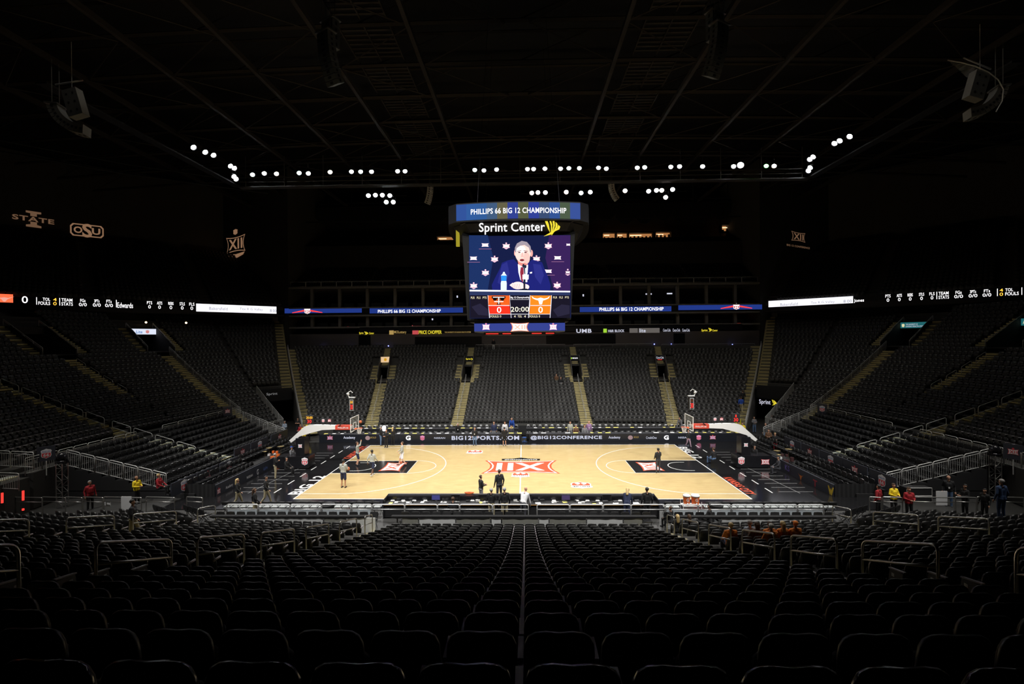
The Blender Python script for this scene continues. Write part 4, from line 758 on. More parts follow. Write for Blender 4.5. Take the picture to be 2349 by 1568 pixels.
for i in range(12):
    a, b = R1[i], R1[i+1]; mb = MB(); mb.add([(a[0], a[1]-.02, 18.08), (b[0], b[1]-.02, 18.08), (b[0], b[1]-.02, 19.17), (a[0], a[1]-.02, 19.17)], [(0, 1, 2, 3)]); part('ring_led_panel', mb, em('ring_led_%d' % i, cols[i], 1.1), sb)
mb = MB(); pl = Plane((0, -5.3, 18.3), (1, 0, 0), (0, 0, 1)); dtext(mb, pl, 'PHILLIPS 66 BIG 12 CHAMPIONSHIP', -3.2, 3.25, .13, .5, .04, .03); mb.v = [(x, y+.55*(x/4.72)**2, z) for x, y, z in mb.v]; part('lettering', mb, e_white, sb)
mb = MB(); ring(mb, ringpts(4.2, .3, .8), 17.45, 17.95, .98, 1.06); part('upper_frame', mb, mat('frame_black', (.012, .012, .012), .6, noise=.2), sb)
mb = MB(); [mb.tube([(x, y, 19), (x*.7, y*.7, 34)], .014, 5) for x in (-3, 3) for y in (-3, 3)]; [mb.tube([(x, -4.5, 17.9), (x+.6, -4.5, 18.1)], .04, 4) for x in (-4, -2, 0, 2, 3.4)]; part('hanging_cables', mb, dkgrey_m, sb)
pl = Plane((0, -4.75, 17.2), (1, 0, 0), (0, 0, 1)); mb = MB(); x0, y0 = pl.px(1099, 538); x1, y1 = pl.px(1250, 509); dtext(mb, pl, 'Sprint Center', x0, x1, y0, y1, .0, .02); part('name_sign', mb, e_white, sb)
mb = MB(); x0, y0 = pl.px(1247, 542); x1, y1 = pl.px(1285, 498); logo_wing(mb, pl, x0, x1, y0, y1, .02); part('name_sign_logo', mb, e_yel, sb)
mb = MB(); a = onY(1050, 520, -3.4); b = onY(1053, 565, -3.4); mb.box(a[0]-.12, a[0]+.12, -3.5, -3.3, b[2], a[2]); part('side_logo_edge', mb, em('yellow_dim', (.6, .5, .04), .6), sb)
SPL = Plane((0, -3.99, 11.4), (1, 0, 0), (0, 0, 1))
def zt(x, y): return SPL.px(980+x/4.612, 440+y/4.612)
scr = MB(); x0, y0 = zt(455, 1334); x1, y1 = zt(1511, 459); drect(scr, SPL, x0-.03, x1+.03, y0-.03, y1+.03, 0); scr = part('screen', scr, em('screen_navy', (.009, .014, .065), 1.0, True), sb)
def sp(name, polys, col, s=1., d=.02, samp=False):
    for P_ in polys: mb = MB(); mb.add([SPL.pt(*zt(x, y), d) for x, y in P_][::-1], [tuple(range(len(P_)))]); part(name, mb, em('scr_%.2f_%.2f_%.2f_%.1f' % (*col, s), col, s, samp), scr)
def ell(cx, cy, rx, ry, n=20, a0=0, a1=2*PI): return [(cx+rx*math.cos(t), cy+ry*math.sin(t)) for t in np.linspace(a0, a1, n, endpoint=abs(a1-a0) < 6.2)]
sp('backdrop_glow', [[(443, 459), (640, 459), (700, 700), (640, 1040), (443, 1040)]], (.014, .035, .14), 1, .01); sp('backdrop_violet', [[(1290, 459), (1514, 459), (1512, 1045), (1340, 1045), (1250, 700)]], (.045, .018, .11), 1, .01)
for x, y, s_, shield in ((613, 562, 38, 0), (836, 572, 40, 1), (1281, 570, 40, 1), (1492, 558, 22, 0), (490, 702, 38, 0), (713, 711, 40, 1), (1156, 707, 40, 1), (1380, 697, 38, 0), (616, 854, 40, 1), (1281, 839, 38, 0), (1487, 850, 25, 1), (492, 992, 40, 1), (1375, 987, 40, 1)):
    sp('backdrop_logo', [[(x+a*s_, y-b*s_*.62) for a, b in XSH]], (1, .55, .65) if shield else (1, .75, .85), 1.2, .015); sp('backdrop_logo_core', [[(x+a*s_*.8, y-b*s_*.48) for a, b in XSH]], (1, .95, 1), 1.5, .018)
    if shield: sp('backdrop_logo_tip', [[(x-8, y-20), (x+8, y-20), (x+7, y-36), (x-7, y-36)], [(x-28, y+20), (x+28, y+20), (x, y+36)]], (1, .6, .75), 1.2, .014)
    elif s_ > 30: sp('backdrop_caption', [[(x-66, y+38), (x+68, y+38), (x+68, y+44), (x-66, y+44)]], (.45, .2, .4), .7, .014)
sp('suit', [[(690, 1040), (683, 985), (715, 915), (775, 800), (790, 750), (850, 725), (915, 712), (960, 760), (1000, 900), (1060, 760), (1110, 715), (1215, 745), (1235, 800), (1275, 890), (1305, 985), (1300, 1040)]], (.016, .020, .20), 1.0, .022)
sp('suit_sheen', [[(790, 770), (845, 740), (870, 860), (830, 960), (790, 990), (745, 960)], [(1120, 760), (1200, 770), (1235, 880), (1200, 980), (1140, 900)]], (.03, .035, .27), 1.0, .024)
sp('shirt', [[(958, 765), (1068, 770), (1062, 860), (1020, 950), (985, 930), (965, 850)]], (.85, .85, 1), 1.3, .026); sp('tie', [[(990, 795), (1018, 798), (1022, 850), (1012, 960), (992, 930), (982, 850)]], (.35, .03, .06), 1, .028)
sp('neck', [[(950, 700), (1075, 700), (1060, 775), (1005, 790), (965, 765)]], (.85, .30, .26), 1.1, .03); sp('head', [ell(1012, 640, 84, 112, 28)], (1, .62, .55), 1.35, .034); sp('ear', [ell(1104, 650, 14, 36), ell(928, 645, 9, 30)], (.95, .40, .35), 1.2, .033)
sp('face_shadow', [ell(1052, 700, 34, 60)], (.97, .52, .46), 1.25, .036); sp('forehead', [ell(990, 610, 50, 40)], (1, .85, .80), 1.5, .037); sp('hair', [[(925, 640), (928, 590), (950, 545), (1000, 518), (1055, 530), (1092, 575), (1104, 635), (1090, 645), (1075, 590), (1030, 562), (985, 570), (948, 595), (938, 640)]], (.42, .36, .42), 1, .038)
sp('eye', [ell(975, 640, 14, 6), ell(1040, 640, 14, 6)], (.12, .04, .06), .8, .042); sp('brow', [[(950, 625), (995, 618), (995, 625), (952, 632)], [(1020, 618), (1065, 625), (1063, 632), (1020, 626)]], (.45, .25, .25), .8, .042); sp('nose', [[(1000, 640), (1012, 640), (1020, 690), (990, 692)]], (.95, .5, .45), 1.2, .042); sp('mouth', [ell(1003, 722, 24, 13)], (.35, .05, .06), .8, .044)
sp('hands', [ell(960, 990, 66, 40), ell(1030, 1005, 50, 32), [(870, 985), (905, 960), (930, 985), (900, 1010)]], (1, .70, .68), 1.35, .04); sp('finger_line', [[(900+18*i, 975), (903+18*i, 975), (912+18*i, 1022), (909+18*i, 1022)] for i in range(5)], (.6, .3, .3), 1, .045)
sp('water_bottle', [[(778, 1042), (778, 965), (786, 935), (780, 885), (800, 862), (804, 846), (820, 846), (824, 862), (842, 885), (836, 935), (842, 965), (840, 1042)]], (.75, .85, 1), 1.2, .046); sp('bottle_label', [[(781, 885), (841, 885), (838, 942), (783, 942)]], (.03, .30, .9), 1.1, .048)
sp('microphone', [ell(1018, 782, 12, 20), ell(1038, 790, 12, 18), [(1020, 800), (1034, 800), (1038, 870), (1028, 870)], [(1018, 920), (1038, 920), (1038, 1025), (1018, 1025)], [(960, 1040), (1010, 1022), (1050, 1022), (1098, 1040)]], (.02, .03, .06), .8, .05); sp('microphone_flag', [[(1008, 875), (1074, 875), (1072, 925), (1060, 928), (1058, 955), (1040, 955), (1040, 925), (1008, 925)]], (1, .9, 1), 1.3, .052)
sp('lapel_pin', [[(1085, 850), (1110, 844), (1108, 862), (1087, 864)]], (1, .95, .9), 1.3, .03); sp('table_edge', [[(448, 1034), (1512, 1046), (1512, 1062), (448, 1052)]], (.85, .85, 1), 1.2, .03); sp('table_skirt', [[(450, 1055), (1512, 1064), (1512, 1092), (450, 1092)]], (.03, .045, .13), 1, .028)
sp('stats_field', [[(455, 1094), (1511, 1094), (1511, 1333), (455, 1333)]], (.012, .010, .022), 1, .056); sp('stats_sheen', [[(470, 1215), (560, 1180), (640, 1240), (655, 1310), (540, 1300)], [(1330, 1250), (1420, 1190), (1505, 1200), (1505, 1290), (1380, 1320)]], (.025, .022, .05), 1, .057)
sp('team_panel_left', [[(646, 1096), (872, 1096), (872, 1198), (648, 1198)]], (1, .12, .015), 1.2, .058); sp('team_score_left', [[(648, 1206), (872, 1206), (878, 1290), (662, 1290)]], (1, .035, .015), 1.2, .058)
sp('team_panel_right', [[(1090, 1096), (1312, 1096), (1310, 1198), (1090, 1198)]], (1, .25, .015), 1.2, .058); sp('team_score_right', [[(1090, 1206), (1310, 1206), (1298, 1290), (1082, 1290)]], (1, .22, .012), 1.2, .058)
sp('divider', [[(640, 1094), (646, 1094), (648, 1200), (662, 1300), (664, 1332), (656, 1332)], [(872, 1094), (877, 1094), (877, 1200), (892, 1332), (886, 1332)], [(1084, 1094), (1090, 1094), (1088, 1200), (1074, 1332), (1068, 1332)], [(1312, 1094), (1318, 1094), (1312, 1200), (1302, 1332), (1296, 1332)], [(646, 1198), (872, 1198), (872, 1205), (646, 1205)], [(1090, 1198), (1312, 1198), (1312, 1205), (1090, 1205)], [(664, 1290), (1298, 1290), (1298, 1295), (664, 1295)], [(880, 1137), (1083, 1137), (1083, 1140), (880, 1140)]], (.9, .9, 1), 1.1, .060)
def stx(items, m, nm='lettering', bold=.015):
    mb = MB()
    for s, a, b, c, d_ in items: xa, ya = zt(a, d_); xb, yb = zt(b, c); dtext(mb, SPL, s, xa, xb, ya, yb, .064, bold)
    return part(nm, mb, m, scr)
stx([('PLR', 463, 503, 1107, 1131), ('FLS', 527, 564, 1107, 1131), ('PTS', 588, 628, 1107, 1131), ('PLR', 1332, 1374, 1105, 1127), ('FLS', 1397, 1434, 1105, 1127), ('PTS', 1457, 1498, 1105, 1127), ('FOULS: 0', 670, 783, 1304, 1328), ('4', 918, 936, 1304, 1328), ('TOL', 958, 1002, 1304, 1328), ('4', 1025, 1043, 1304, 1328), ('FOULS: 0', 1082, 1193, 1304, 1328)], em('score_cream', (1, .9, .6), 1.1))
stx([('Big 12 Championship', 883, 1080, 1106, 1132), ('0', 738, 784, 1216, 1278), ('0', 1176, 1222, 1214, 1278)], e_white); stx([('20:00', 884, 1076, 1214, 1268)], em('clock_cream', (1, .95, .75), 1.2), 'clock_digits', .02)
sp('team_mark_left', [[(683, 1103), (828, 1103), (828, 1128), (815, 1128), (815, 1145), (798, 1152), (775, 1145), (775, 1128), (770, 1128), (770, 1180), (785, 1192), (730, 1192), (745, 1180), (745, 1128), (738, 1128), (738, 1145), (715, 1152), (697, 1145), (697, 1128), (683, 1128)]], (.01, .01, .01), .5, .064)
sp('team_mark_left_inner', [[(695, 1110), (817, 1110), (817, 1118), (695, 1118)], [(752, 1118), (763, 1118), (763, 1185), (752, 1185)], [(708, 1155), (808, 1155), (805, 1165), (711, 1165)]], (1, .9, .9), 1.2, .066)
sp('team_mark_right', [[(1103, 1100), (1130, 1122), (1165, 1128), (1200, 1118), (1235, 1128), (1270, 1122), (1297, 1100), (1285, 1125), (1255, 1140), (1225, 1148), (1213, 1190), (1187, 1190), (1176, 1148), (1145, 1140), (1115, 1125)]], (1, 1, 1), 1.5, .066)
lb = MB(); lb.box(-3.2, 3.25, -3.3, 3.3, 10.5, 11.2); part('lower_ring_board', lb, black_m, sb); LPL = Plane((0, -3.3, 10.55), (1, 0, 0), (0, 0, 1))
mb = MB(); x0, y0 = LPL.px(1088, 759.5); x1, y1 = LPL.px(1296, 740); drect(mb, LPL, x0, x1, y0, y1, .01); part('lower_led', mb, em('lower_led_blue', (.04, .06, .30), 1.0), sb)
x, y = LPL.px(1192, 750); logo_xii(sb, LPL, x, y, .78, (em('led_salmon2', (1, .30, .15), 1.1), e_white, em('led_peach', (1, .55, .4), 1.1)), False, 1.7)
for u in (1115, 1269): x, y = LPL.px(u, 750); logo_xii(sb, LPL, x, y, .5, (e_pink, e_white, e_pink), True, 1.1)
mb = MB(); [mb.box(a, b, -3.1, -3.05, 10.36, 10.42) for a, b in ((-2.4, -1.5), (-1.2, -.6), (.9, 1.6), (1.9, 2.5))]; part('red_led_strip', mb, e_red, sb)
mb = MB(); mb.box(-2.6, 2.6, -2.6, 2.6, 10.3, 10.5); mb.box(-3.5, 3.5, -3.5, 3.5, 11.2, 11.36); part('lower_frame', mb, dkgrey_m, sb)
# ------------------------------------------------------------------ basket units
def bx(mb, x0, x1, y0, y1, z0, z1): x0, x1 = min(x0, x1), max(x0, x1); return mb.box(x0, x1, y0, y1, z0, z1)
for sx in (-1, 1):
    side = 'left' if sx < 0 else 'right'
    X = lambda d: sx*(14.325+d)       # d metres behind the baseline
    st = E('basket_stanchion', (X(2.9), 0, 0), 'portable basketball goal with white boom and black padded base, %s end of the court' % side, 'basketball goal')
    mb = MB(); bx(mb, X(2.6), X(3.3), -.42, .42, .1, 2.35); part('padded_tower', mb, blackg_m, st); mb = MB(); bx(mb, X(2.2), X(4.7), -.62, .5, .06, .95); part('padded_base', mb, blackg_m, st)
    mb = MB(); q_ = [(-1.0, 3.24), (1.2, 3.34), (2.35, 3.34), (2.75, 3.2), (3.95, 2.12), (3.75, 1.98), (3.1, 2.45), (2.2, 2.72), (1.3, 2.95), (-1.0, 3.04)]; mb.prism([(sx*(14.325+a_), b_) for a_, b_ in q_][::sx], (0, 0, 0), (1, 0, 0), (0, 0, 1), -.17, .17); mb.tube([(X(4.0), .25, 1.9), (X(3.2), .2, 2.7), (X(2.7), .12, 3.0)], .07, 5); part('boom', mb, white_m, st)
    mb = MB(); bx(mb, X(-.95), X(.25), -.19, .19, 2.97, 3.31); bo = part('boom_pad', mb, red_m, st)
    pl = Plane((X(-.38), -.20, 3.13), (1, 0, 0), (0, 0, 1)); mb = MB(); dtext(mb, pl, 'PHILLIPS 66', -.42, .42, -.07, .07, .005, .04); part('lettering', mb, mat('decal_white', (.8, .8, .8), .5, noise=.03), bo)
    mb = MB(); bx(mb, X(-1.24), X(-1.22), -.915, .915, 2.9, 3.97); part('backboard_glass', mb, mat('backboard_glass', (.75, .85, .85), .05, alpha=.10), st)
    mb = MB(); x_ = X(-1.23)
    for a, b, w in (((-.915, 2.9), (.915, 2.9), .03), ((.915, 2.9), (.915, 3.97), .03), ((.915, 3.97), (-.915, 3.97), .03), ((-.915, 3.97), (-.915, 2.9), .03)): mb.tube([(x_, *a), (x_, *b)], w, 4)
    part('backboard_frame', mb, white_m, st); mb = MB()
    for a, b in (((-.305, 3.05), (.305, 3.05)), ((.305, 3.05), (.305, 3.5)), ((.305, 3.5), (-.305, 3.5)), ((-.305, 3.5), (-.305, 3.05))): mb.tube([(x_, *a), (x_, *b)], .022, 4)
    part('target_square', mb, white_m, st); mb = MB(); c = X(-1.6); q = [(c+.228*math.cos(a), .228*math.sin(a), 3.05) for a in np.linspace(0, 2*PI, 21)[:-1]]; mb.tube(q, .014, 6, True); bx(mb, X(-1.24), X(-1.40), -.09, .09, 2.97, 3.06); part('rim', mb, rim_m, st)
    mb = MB()
    for k in range(12):
        for d in (-1, 1): mb.tube([(c+r*math.cos(2*PI*(k+d*t)/12), r*math.sin(2*PI*(k+d*t)/12), 3.04-z) for r, z, t in ((.22, 0, 0), (.17, .15, .5), (.13, .3, 1), (.125, .42, 1.5))], .008, 4)
    part('net', mb, white_m, st)
    mb = MB(); [mb.tube([(X(-1.1), y, 3.9), (X(0), y*.4, 3.25)], .03, 5) for y in (-.5, .5)]; mb.tube([(X(-1.1), 0, 3.9), (X(-1.05), 0, 4.5)], .04, 6); part('support_bars', mb, black_m, st)
    mb = MB(); bx(mb, X(-1.22), X(-.92), -.2, .2, 4.48, 5.38); sc_ = part('shot_clock', mb, black_m, st)
    pl = Plane((X(-1.07), -.21, 4.9), (1, 0, 0), (0, 0, 1)); mb = MB(); drect(mb, pl, -.15, .15, -.43, .43, .0); part('clock_frame', mb, mat('clock_frame_grey', (.5, .5, .5), .5, noise=.05), sc_)
    mb = MB(); drect(mb, pl, -.12, .12, -.4, .4, .01); part('clock_face', mb, black_m, sc_)
    mb = MB(); dtext(mb, pl, '30', -.11, .11, -.34, .06, .02, .03); part('shot_digits', mb, e_red, sc_); mb = MB(); dtext(mb, pl, '20:00', -.11, .11, .14, .34, .02, .02); part('game_digits', mb, e_amb if sx < 0 else em('dim_amber', (.4, .1, .02), .5), sc_)
    mb = MB(); bx(mb, X(-1.3), X(-.8), -.1, .1, 5.45, 5.52); mb.tube([(X(-.85), 0, 5.5), (X(-.6), 0, 5.8), (X(-.95), 0, 6.0), (X(-1.1), 0, 5.85)], .03, 5); mb.sphere((X(-.75), 0, 5.75), .1, 8, 6); part('clamped_camera', mb, gsteel_m, st)
    mb = MB(); bx(mb, X(2.0), X(2.62), -.15, .05, 3.45, 4.1); sc_ = part('game_clock', mb, black_m, st); pl = Plane((X(2.31), -.16, 3.77), (1, 0, 0), (0, 0, 1)); mb = MB(); dtext(mb, pl, '30', -.17, .17, -.27, .0, .01, .04); part('shot_digits', mb, e_red, sc_); mb = MB(); dtext(mb, pl, '20:00' if sx < 0 else '1', -.25 if sx < 0 else -.05, .25 if sx < 0 else .05, .06, .26, .01, .02); part('game_digits', mb, e_amb if sx < 0 else e_red, sc_)
    mb = MB(); bx(mb, X(.5), X(1.5), -.06, .04, 3.5, 3.85); [mb.tube([(X(d), 0, 3.2), (X(d), 0, 3.5)], .03, 5) for d in (.7, 1.3)]; pn = part('boom_sign', mb, black_m, st); pl = Plane((X(1.0), -.07, 3.67), (1, 0, 0), (0, 0, 1))
    lw = mat('print_white', (.9, .9, .94), .5, noise=.03); lr = mat('print_red', (.75, .07, .09), .5, noise=.03); lv = mat('print_violet', (.45, .25, .5), .5, noise=.03)
    logo_66(pn, pl, -.25, 0, .26, (lw, lr, lr), 1., d=.004); logo_xii(pn, pl, .25, 0, .24, (lr, lw, lr), True, 1.15, d=.004)
    pl = Plane((X(2.59), -.43, 0), (1, 0, 0), (0, 0, 1)); logo_xii(st, pl, sx*.35, 1.75, .35, (lw, lw, lr), False, .9, d=.006); pl = Plane((X(2.75), -.63, 0), (1, 0, 0), (0, 0, 1)); logo_66(st, pl, -sx*.25, .6, .62, (lw, lr, lr), .9, d=.006)
    if sx > 0: logo_xii(st, pl, 1.55, .5, .5, (lr, lw, lr), False, 1.3, d=.006)
# ------------------------------------------------------------------ chairs
def chair_parts(seat_m, back_m):
    f = MB()
    for s in (-.2, .2): f.tube([(s, .2, 0), (s, -.17, .5), (s, -.24, .84)], .012, 5); f.tube([(s*.9, -.2, 0), (s*.9, .14, .46)], .012, 5)
    f.tube([(-.2, -.05, .22), (.2, -.05, .22)], .009, 4)
    s = MB(); s.frame((0, .02, .46), (.205, 0, 0), (0, .2, .01), (0, 0, .022)); b = MB(); ring_mesh(b, [(x*.98, (.62+(z-.62)*.72+.04) if seat_m is not cseat_m else (.62+(z-.62)*.48+.10)) for x, z in BACKL], (-.215, -.19, -.165), (.94, 1, .94), .68)
    return f.mesh('chair_frame', black_m, True), s.mesh('seat', seat_m), b.mesh('backrest', back_m, True), (f, s, b)
CH = chair_parts(cseat_m, seatback_m); CHD = chair_parts(seatback_m, seatback_m)
def merged(ch, m): mb = MB(); [mb.add(q.v, q.f) for q in ch[3]]; return mb
smalls = []
chblk_m = mat('chair_black_plastic', (.016, .016, .017), .3, noise=.1, nscale=4)
small_black = merged(CHD, None).mesh('folding_chair', chblk_m)
def chair(x, y, z, rz, label, group, kind='grey'):
    if kind == 'small': smalls.append((x, y, z, rz, label, group)); return
    o = E('folding_chair', (x, y, z), label, 'chair', group, rz); c = CH if kind == 'grey' else CHD
    link('chair_frame', c[0], o); link('seat', c[1], o); link('backrest', c[2], o); return o
for i in range(20): p = onY(522+i*18.1, 1150, -10.15); chair(p[0], -10.1, -.06, 0, 'folding chair with light grey seat on the left team bench, %s from the left' % nth(i), 'chairs of the left team bench')
k = 0
for i in range(21):
    u = 1531+i*18.7
    if 1560 < u < 1612: continue
    p = onY(u, 1150, -10.15); chair(p[0], -10.1, -.06, 0, 'folding chair with light grey seat on the right team bench, %s from the left' % nth(k), 'chairs of the right team bench'); k += 1
k = 0
for x in np.arange(-16.2, 16.4, .56):
    if -7.7 < x < -6.3 or 6.9 < x < 7.5 or .6 < x < 1.2: continue
    chair(x, -12.2, -.06, PI, 'black folding chair between the silver rail and the draped tables, %s from the left' % nth(k), 'black chairs behind the near rail', 'small'); k += 1
for j in range(4):
    for i in range(7):
        for sx in (-1, 1):
            a = math.radians(27)*sx; c = np.array([sx*17.3, -11.9]); d1 = np.array([math.cos(a), math.sin(a)*-1*1.0]); 
            ex = np.array([sx*math.cos(math.radians(27)), math.sin(math.radians(27))]); ey = np.array([sx*math.sin(math.radians(27)), -math.cos(math.radians(27))]); q = c+ex*(.3+.52*i)+ey*(.8*j-.4)
            if q[1] > -10.6 or q[1] < -13.2: continue
            n = ey; chair(q[0], q[1], -.06, math.atan2(n[0], -n[1]), 'black folding chair, angled floor rows, %s row, %s from the aisle, %s corner' % (nth(j), nth(i), 'left' if sx < 0 else 'right'), 'angled floor chairs of the near corners', 'small')
# ------------------------------------------------------------------ near side: rail, draped tables, scorer's table
edges = [(520, 592), (593, 665), (666, 737), (738, 806), (807, 853), (854, 928), (929, 1003), (1004, 1054), (1055, 1129), (1131, 1212), (1232, 1306), (1308, 1382), (1384, 1447), (1448, 1525), (1526, 1601), (1602, 1677), (1678, 1752), (1753, 1829), (1830, 1889)]
wb_m = mat('rail_board_white', (.62, .68, .72), .45, noise=.05)
for i, (u0, u1) in enumerate(edges):
    a, b = onY(u0, 1165, -11.6), onY(u1, 1165, -11.6); o = hoop_rail((a[0], -11.6, -.06), (b[0], -11.6, -.06), 1.10, 'silver rail section along the near side of the court, %s from the left' % nth(i), 'silver rail sections', .032, .76, mat('rail_silver', (.72, .72, .72), .35, .6, noise=.05), 'railing', 6, 'guard_railing', .12)
    if u1 < 890 or u0 > 1525:
        mb = MB(); bx(mb, a[0]+.06, b[0]-.06, -11.62, -11.58, .48, .74); part('white_board', mb, wb_m, o)
for x0, x1, nm in ((-16.1, -7.9, 'left'), (-6.6, 7.0, 'middle'), (7.8, 16.0, 'right')):
    o = E('draped_table', ((x0+x1)/2, -12.85, -.06), 'long narrow table with black cloth behind the silver rail, %s one' % nm, 'table'); mb = MB(); mb.box(x0, x1, -12.98, -12.78, .84, .88); part('table_top', mb, black_m, o)
    mb = MB(); N = 120; pts = [(x0, .915)]+[(x1, .915)]+[(x1-(x1-x0)*i/N, .82+.025*math.sin(i*.9)*math.sin(i*.23)) for i in range(N+1)]; mb.prism(pts, (0, -13.0, 0), (1, 0, 0), (0, 0, 1), -.01, .015); mb.box(x0, x1, -13.0, -12.76, .885, .91); part('tablecloth', mb, drape_m, o)
    mb = MB(); [mb.tube([(x, y, -.06), (x, y, .83)], .018, 5) for x in np.arange(x0+.3, x1, 1.8) for y in (-12.95, -12.82)]; part('table_legs', mb, black_m, o)
gp = mat('grey_panel', (.32, .32, .28), .7, noise=.2)
for i, (u0, u1, c) in enumerate(((500, 742, 1), (743, 795, 0), (796, 862, 1), (922, 960, 0), (961, 1045, 1), (1046, 1125, 0), (1127, 1150, 1), (1151, 1235, 0), (1236, 1259, 1), (1260, 1345, 0), (1346, 1429, 1), (1430, 1474, 0), (1655, 1787, 1), (1788, 1862, 1), (1863, 1885, 0))):
    a, b = onY(u0+1, 1195, -12.98), onY(u1-1, 1195, -12.98); mb = MB(); mb.box(a[0], b[0], -12.995, -12.965, -.05, .83); T('riser_panel', mb, wpanel_m if c else gp, '%s riser panel under the draped tables, %s from the left' % ('white' if c else 'dull grey', nth(i)), 'panel', 'panels under the near tables')
a, b = onY(888, 1150, -9.9)[0], onY(1503, 1150, -9.9)[0]
tb = E('scorers_table', ((a+b)/2, -10.1, -.06), "long black scorer's table at the near sideline", 'table')
mb = MB(); mb.box(a, b, -10.02, -9.62, .0, .98); mb.box(a, a+.06, -10.75, -9.62, -.05, .98); mb.box(b-.06, b, -10.75, -9.62, -.05, .98); part('front_panel', mb, blackg_m, tb)
mb = MB(); mb.box(a+.06, b-.06, -10.72, -10.02, .68, .72); part('desk_top', mb, black_m, tb); mb = MB(); mb.box(a+.06, b-.06, -10.74, -10.72, .69, .72); part('wood_edge', mb, mat('wood_edge', (.45, .22, .05), .4, noise=.2, nscale=8), tb)
mb = MB(); mb.box(a, b, -9.75, -9.6, .98, 1.0); part('top_ledge', mb, dkgrey_m, tb)
mb = MB(); mb.box(a+.06, b-.06, -10.7, -10.66, .0, .62); part('back_cloth', mb, drape_m, tb)
gt = mat('round_badge_white', (.8, .8, .8), .5, noise=.02); mb = MB(); mb.lathe([(.16, 0), (.16, .02)], (onY(1511, 1158, -10.3)[0], -10.45, .5), 16)
for i, u in enumerate((904, 928, 953, 978, 1085, 1110, 1228, 1270, 1322, 1346, 1369, 1420, 1440, 1478)):
    p = onZ(u, 1143, .76); mb = MB(); mb.prism([(-.13, 0), (.13, 0), (.09, .07), (-.09, .07)], (p[0], -10.1, .72), (1, 0, 0), (0, .3, 1), -.01, .01); T('name_card', mb, paper_m, "small white card standing on the scorer's table, %s from the left" % nth(i), 'card', "cards on the scorer's table")
for i, (u, w_, c) in enumerate(((897, .2, 1), (908, .2, 0), (944, .3, 0), (968, .2, 0), (938, .34, 0), (1017, .35, 0), (1104, .22, 1), (1234, .3, 0), (1270, .2, 0), (1296, .25, 1), (1330, .18, 0), (1362, .2, 1), (1378, .2, 0), (1412, .3, 0), (1458, .35, 0), (1484, .2, 0))):
    p = onY(u, 1150, -10.4); mb = MB(); r = random.uniform(-.3, .3); mb.frame((p[0], -10.35+random.uniform(-.12, .12), .727), (w_/2*math.cos(r), w_/2*math.sin(r), 0), (-.12*math.sin(r), .12*math.cos(r), 0), (0, 0, .004)); T('paper_sheet', mb, paper_y if c else paper_m, "%s paper lying on the scorer's table, %s from the left" % ('yellow' if c else 'white', nth(i)), 'paper', "papers on the scorer's table")
for i, (u, c) in enumerate(((1000, (.10, .10, .35)), (1298, (.12, .08, .2)), (1107, None), (1045, None), (1392, None), (1210, None))):
    p = onY(u, 1145, -10.1); z0 = .72; o = E('monitor', (p[0], -10.12, z0), ('small lit video monitor' if c else 'small black monitor')+" on the scorer's table, %s" % ('beside the cable coil' if i == 0 else 'right of the centre line' if i == 1 else nth(i-2)+' of the dark ones'), 'monitor')
    mb = MB(); mb.box(p[0]-.26, p[0]+.26, -10.12, -10.08, z0+.05, z0+.38); mb.box(p[0]-.08, p[0]+.08, -10.16, -10.02, z0, z0+.05); part('housing', mb, black_m, o); mb = MB(); mb.box(p[0]-.23, p[0]+.23, -10.125, -10.121, z0+.08, z0+.35); part('display', mb, em('monitor_%d' % i, c, .6) if c else e_black, o)
for i in range(26):
    p = onY(905+i*23+random.uniform(-8, 8), 1150, -10.3); mb = MB(); w_ = random.uniform(.05, .14); mb.frame((p[0], -10.2+random.uniform(-.25, .1), .72+w_*.4), (w_, .02, 0), (-.02, w_*.6, 0), (0, 0, w_*.4)); mb.tube([(p[0], -10.2, .74), (p[0]+.1, -10.3, .76), (p[0]+.22, -10.22, .74)], .012, 5); T('headset', mb, random.choice([dkgrey_m, black_m, gsteel_m]), "small dark equipment box with cable on the scorer's table, %s from the left" % nth(i), 'equipment', "equipment on the scorer's table")
mb = MB(); p = onZ(1127, 1136, 1.02); [mb.tube([(p[0]+(.22+.02*k)*math.cos(t), -9.7+.1*math.sin(t), 1.03+.02*k) for t in np.linspace(0, 2*PI, 17)[:-1]], .012, 5, True) for k in range(4)]; p = onY(1076, 1137, -9.8); mb.v = [(x-onZ(1127, 1136, 1.02)[0]+p[0], y, z) for x, y, z in mb.v]; T('cable_coil', mb, orange_m, "coil of orange cable on the scorer's table ledge", 'cable')
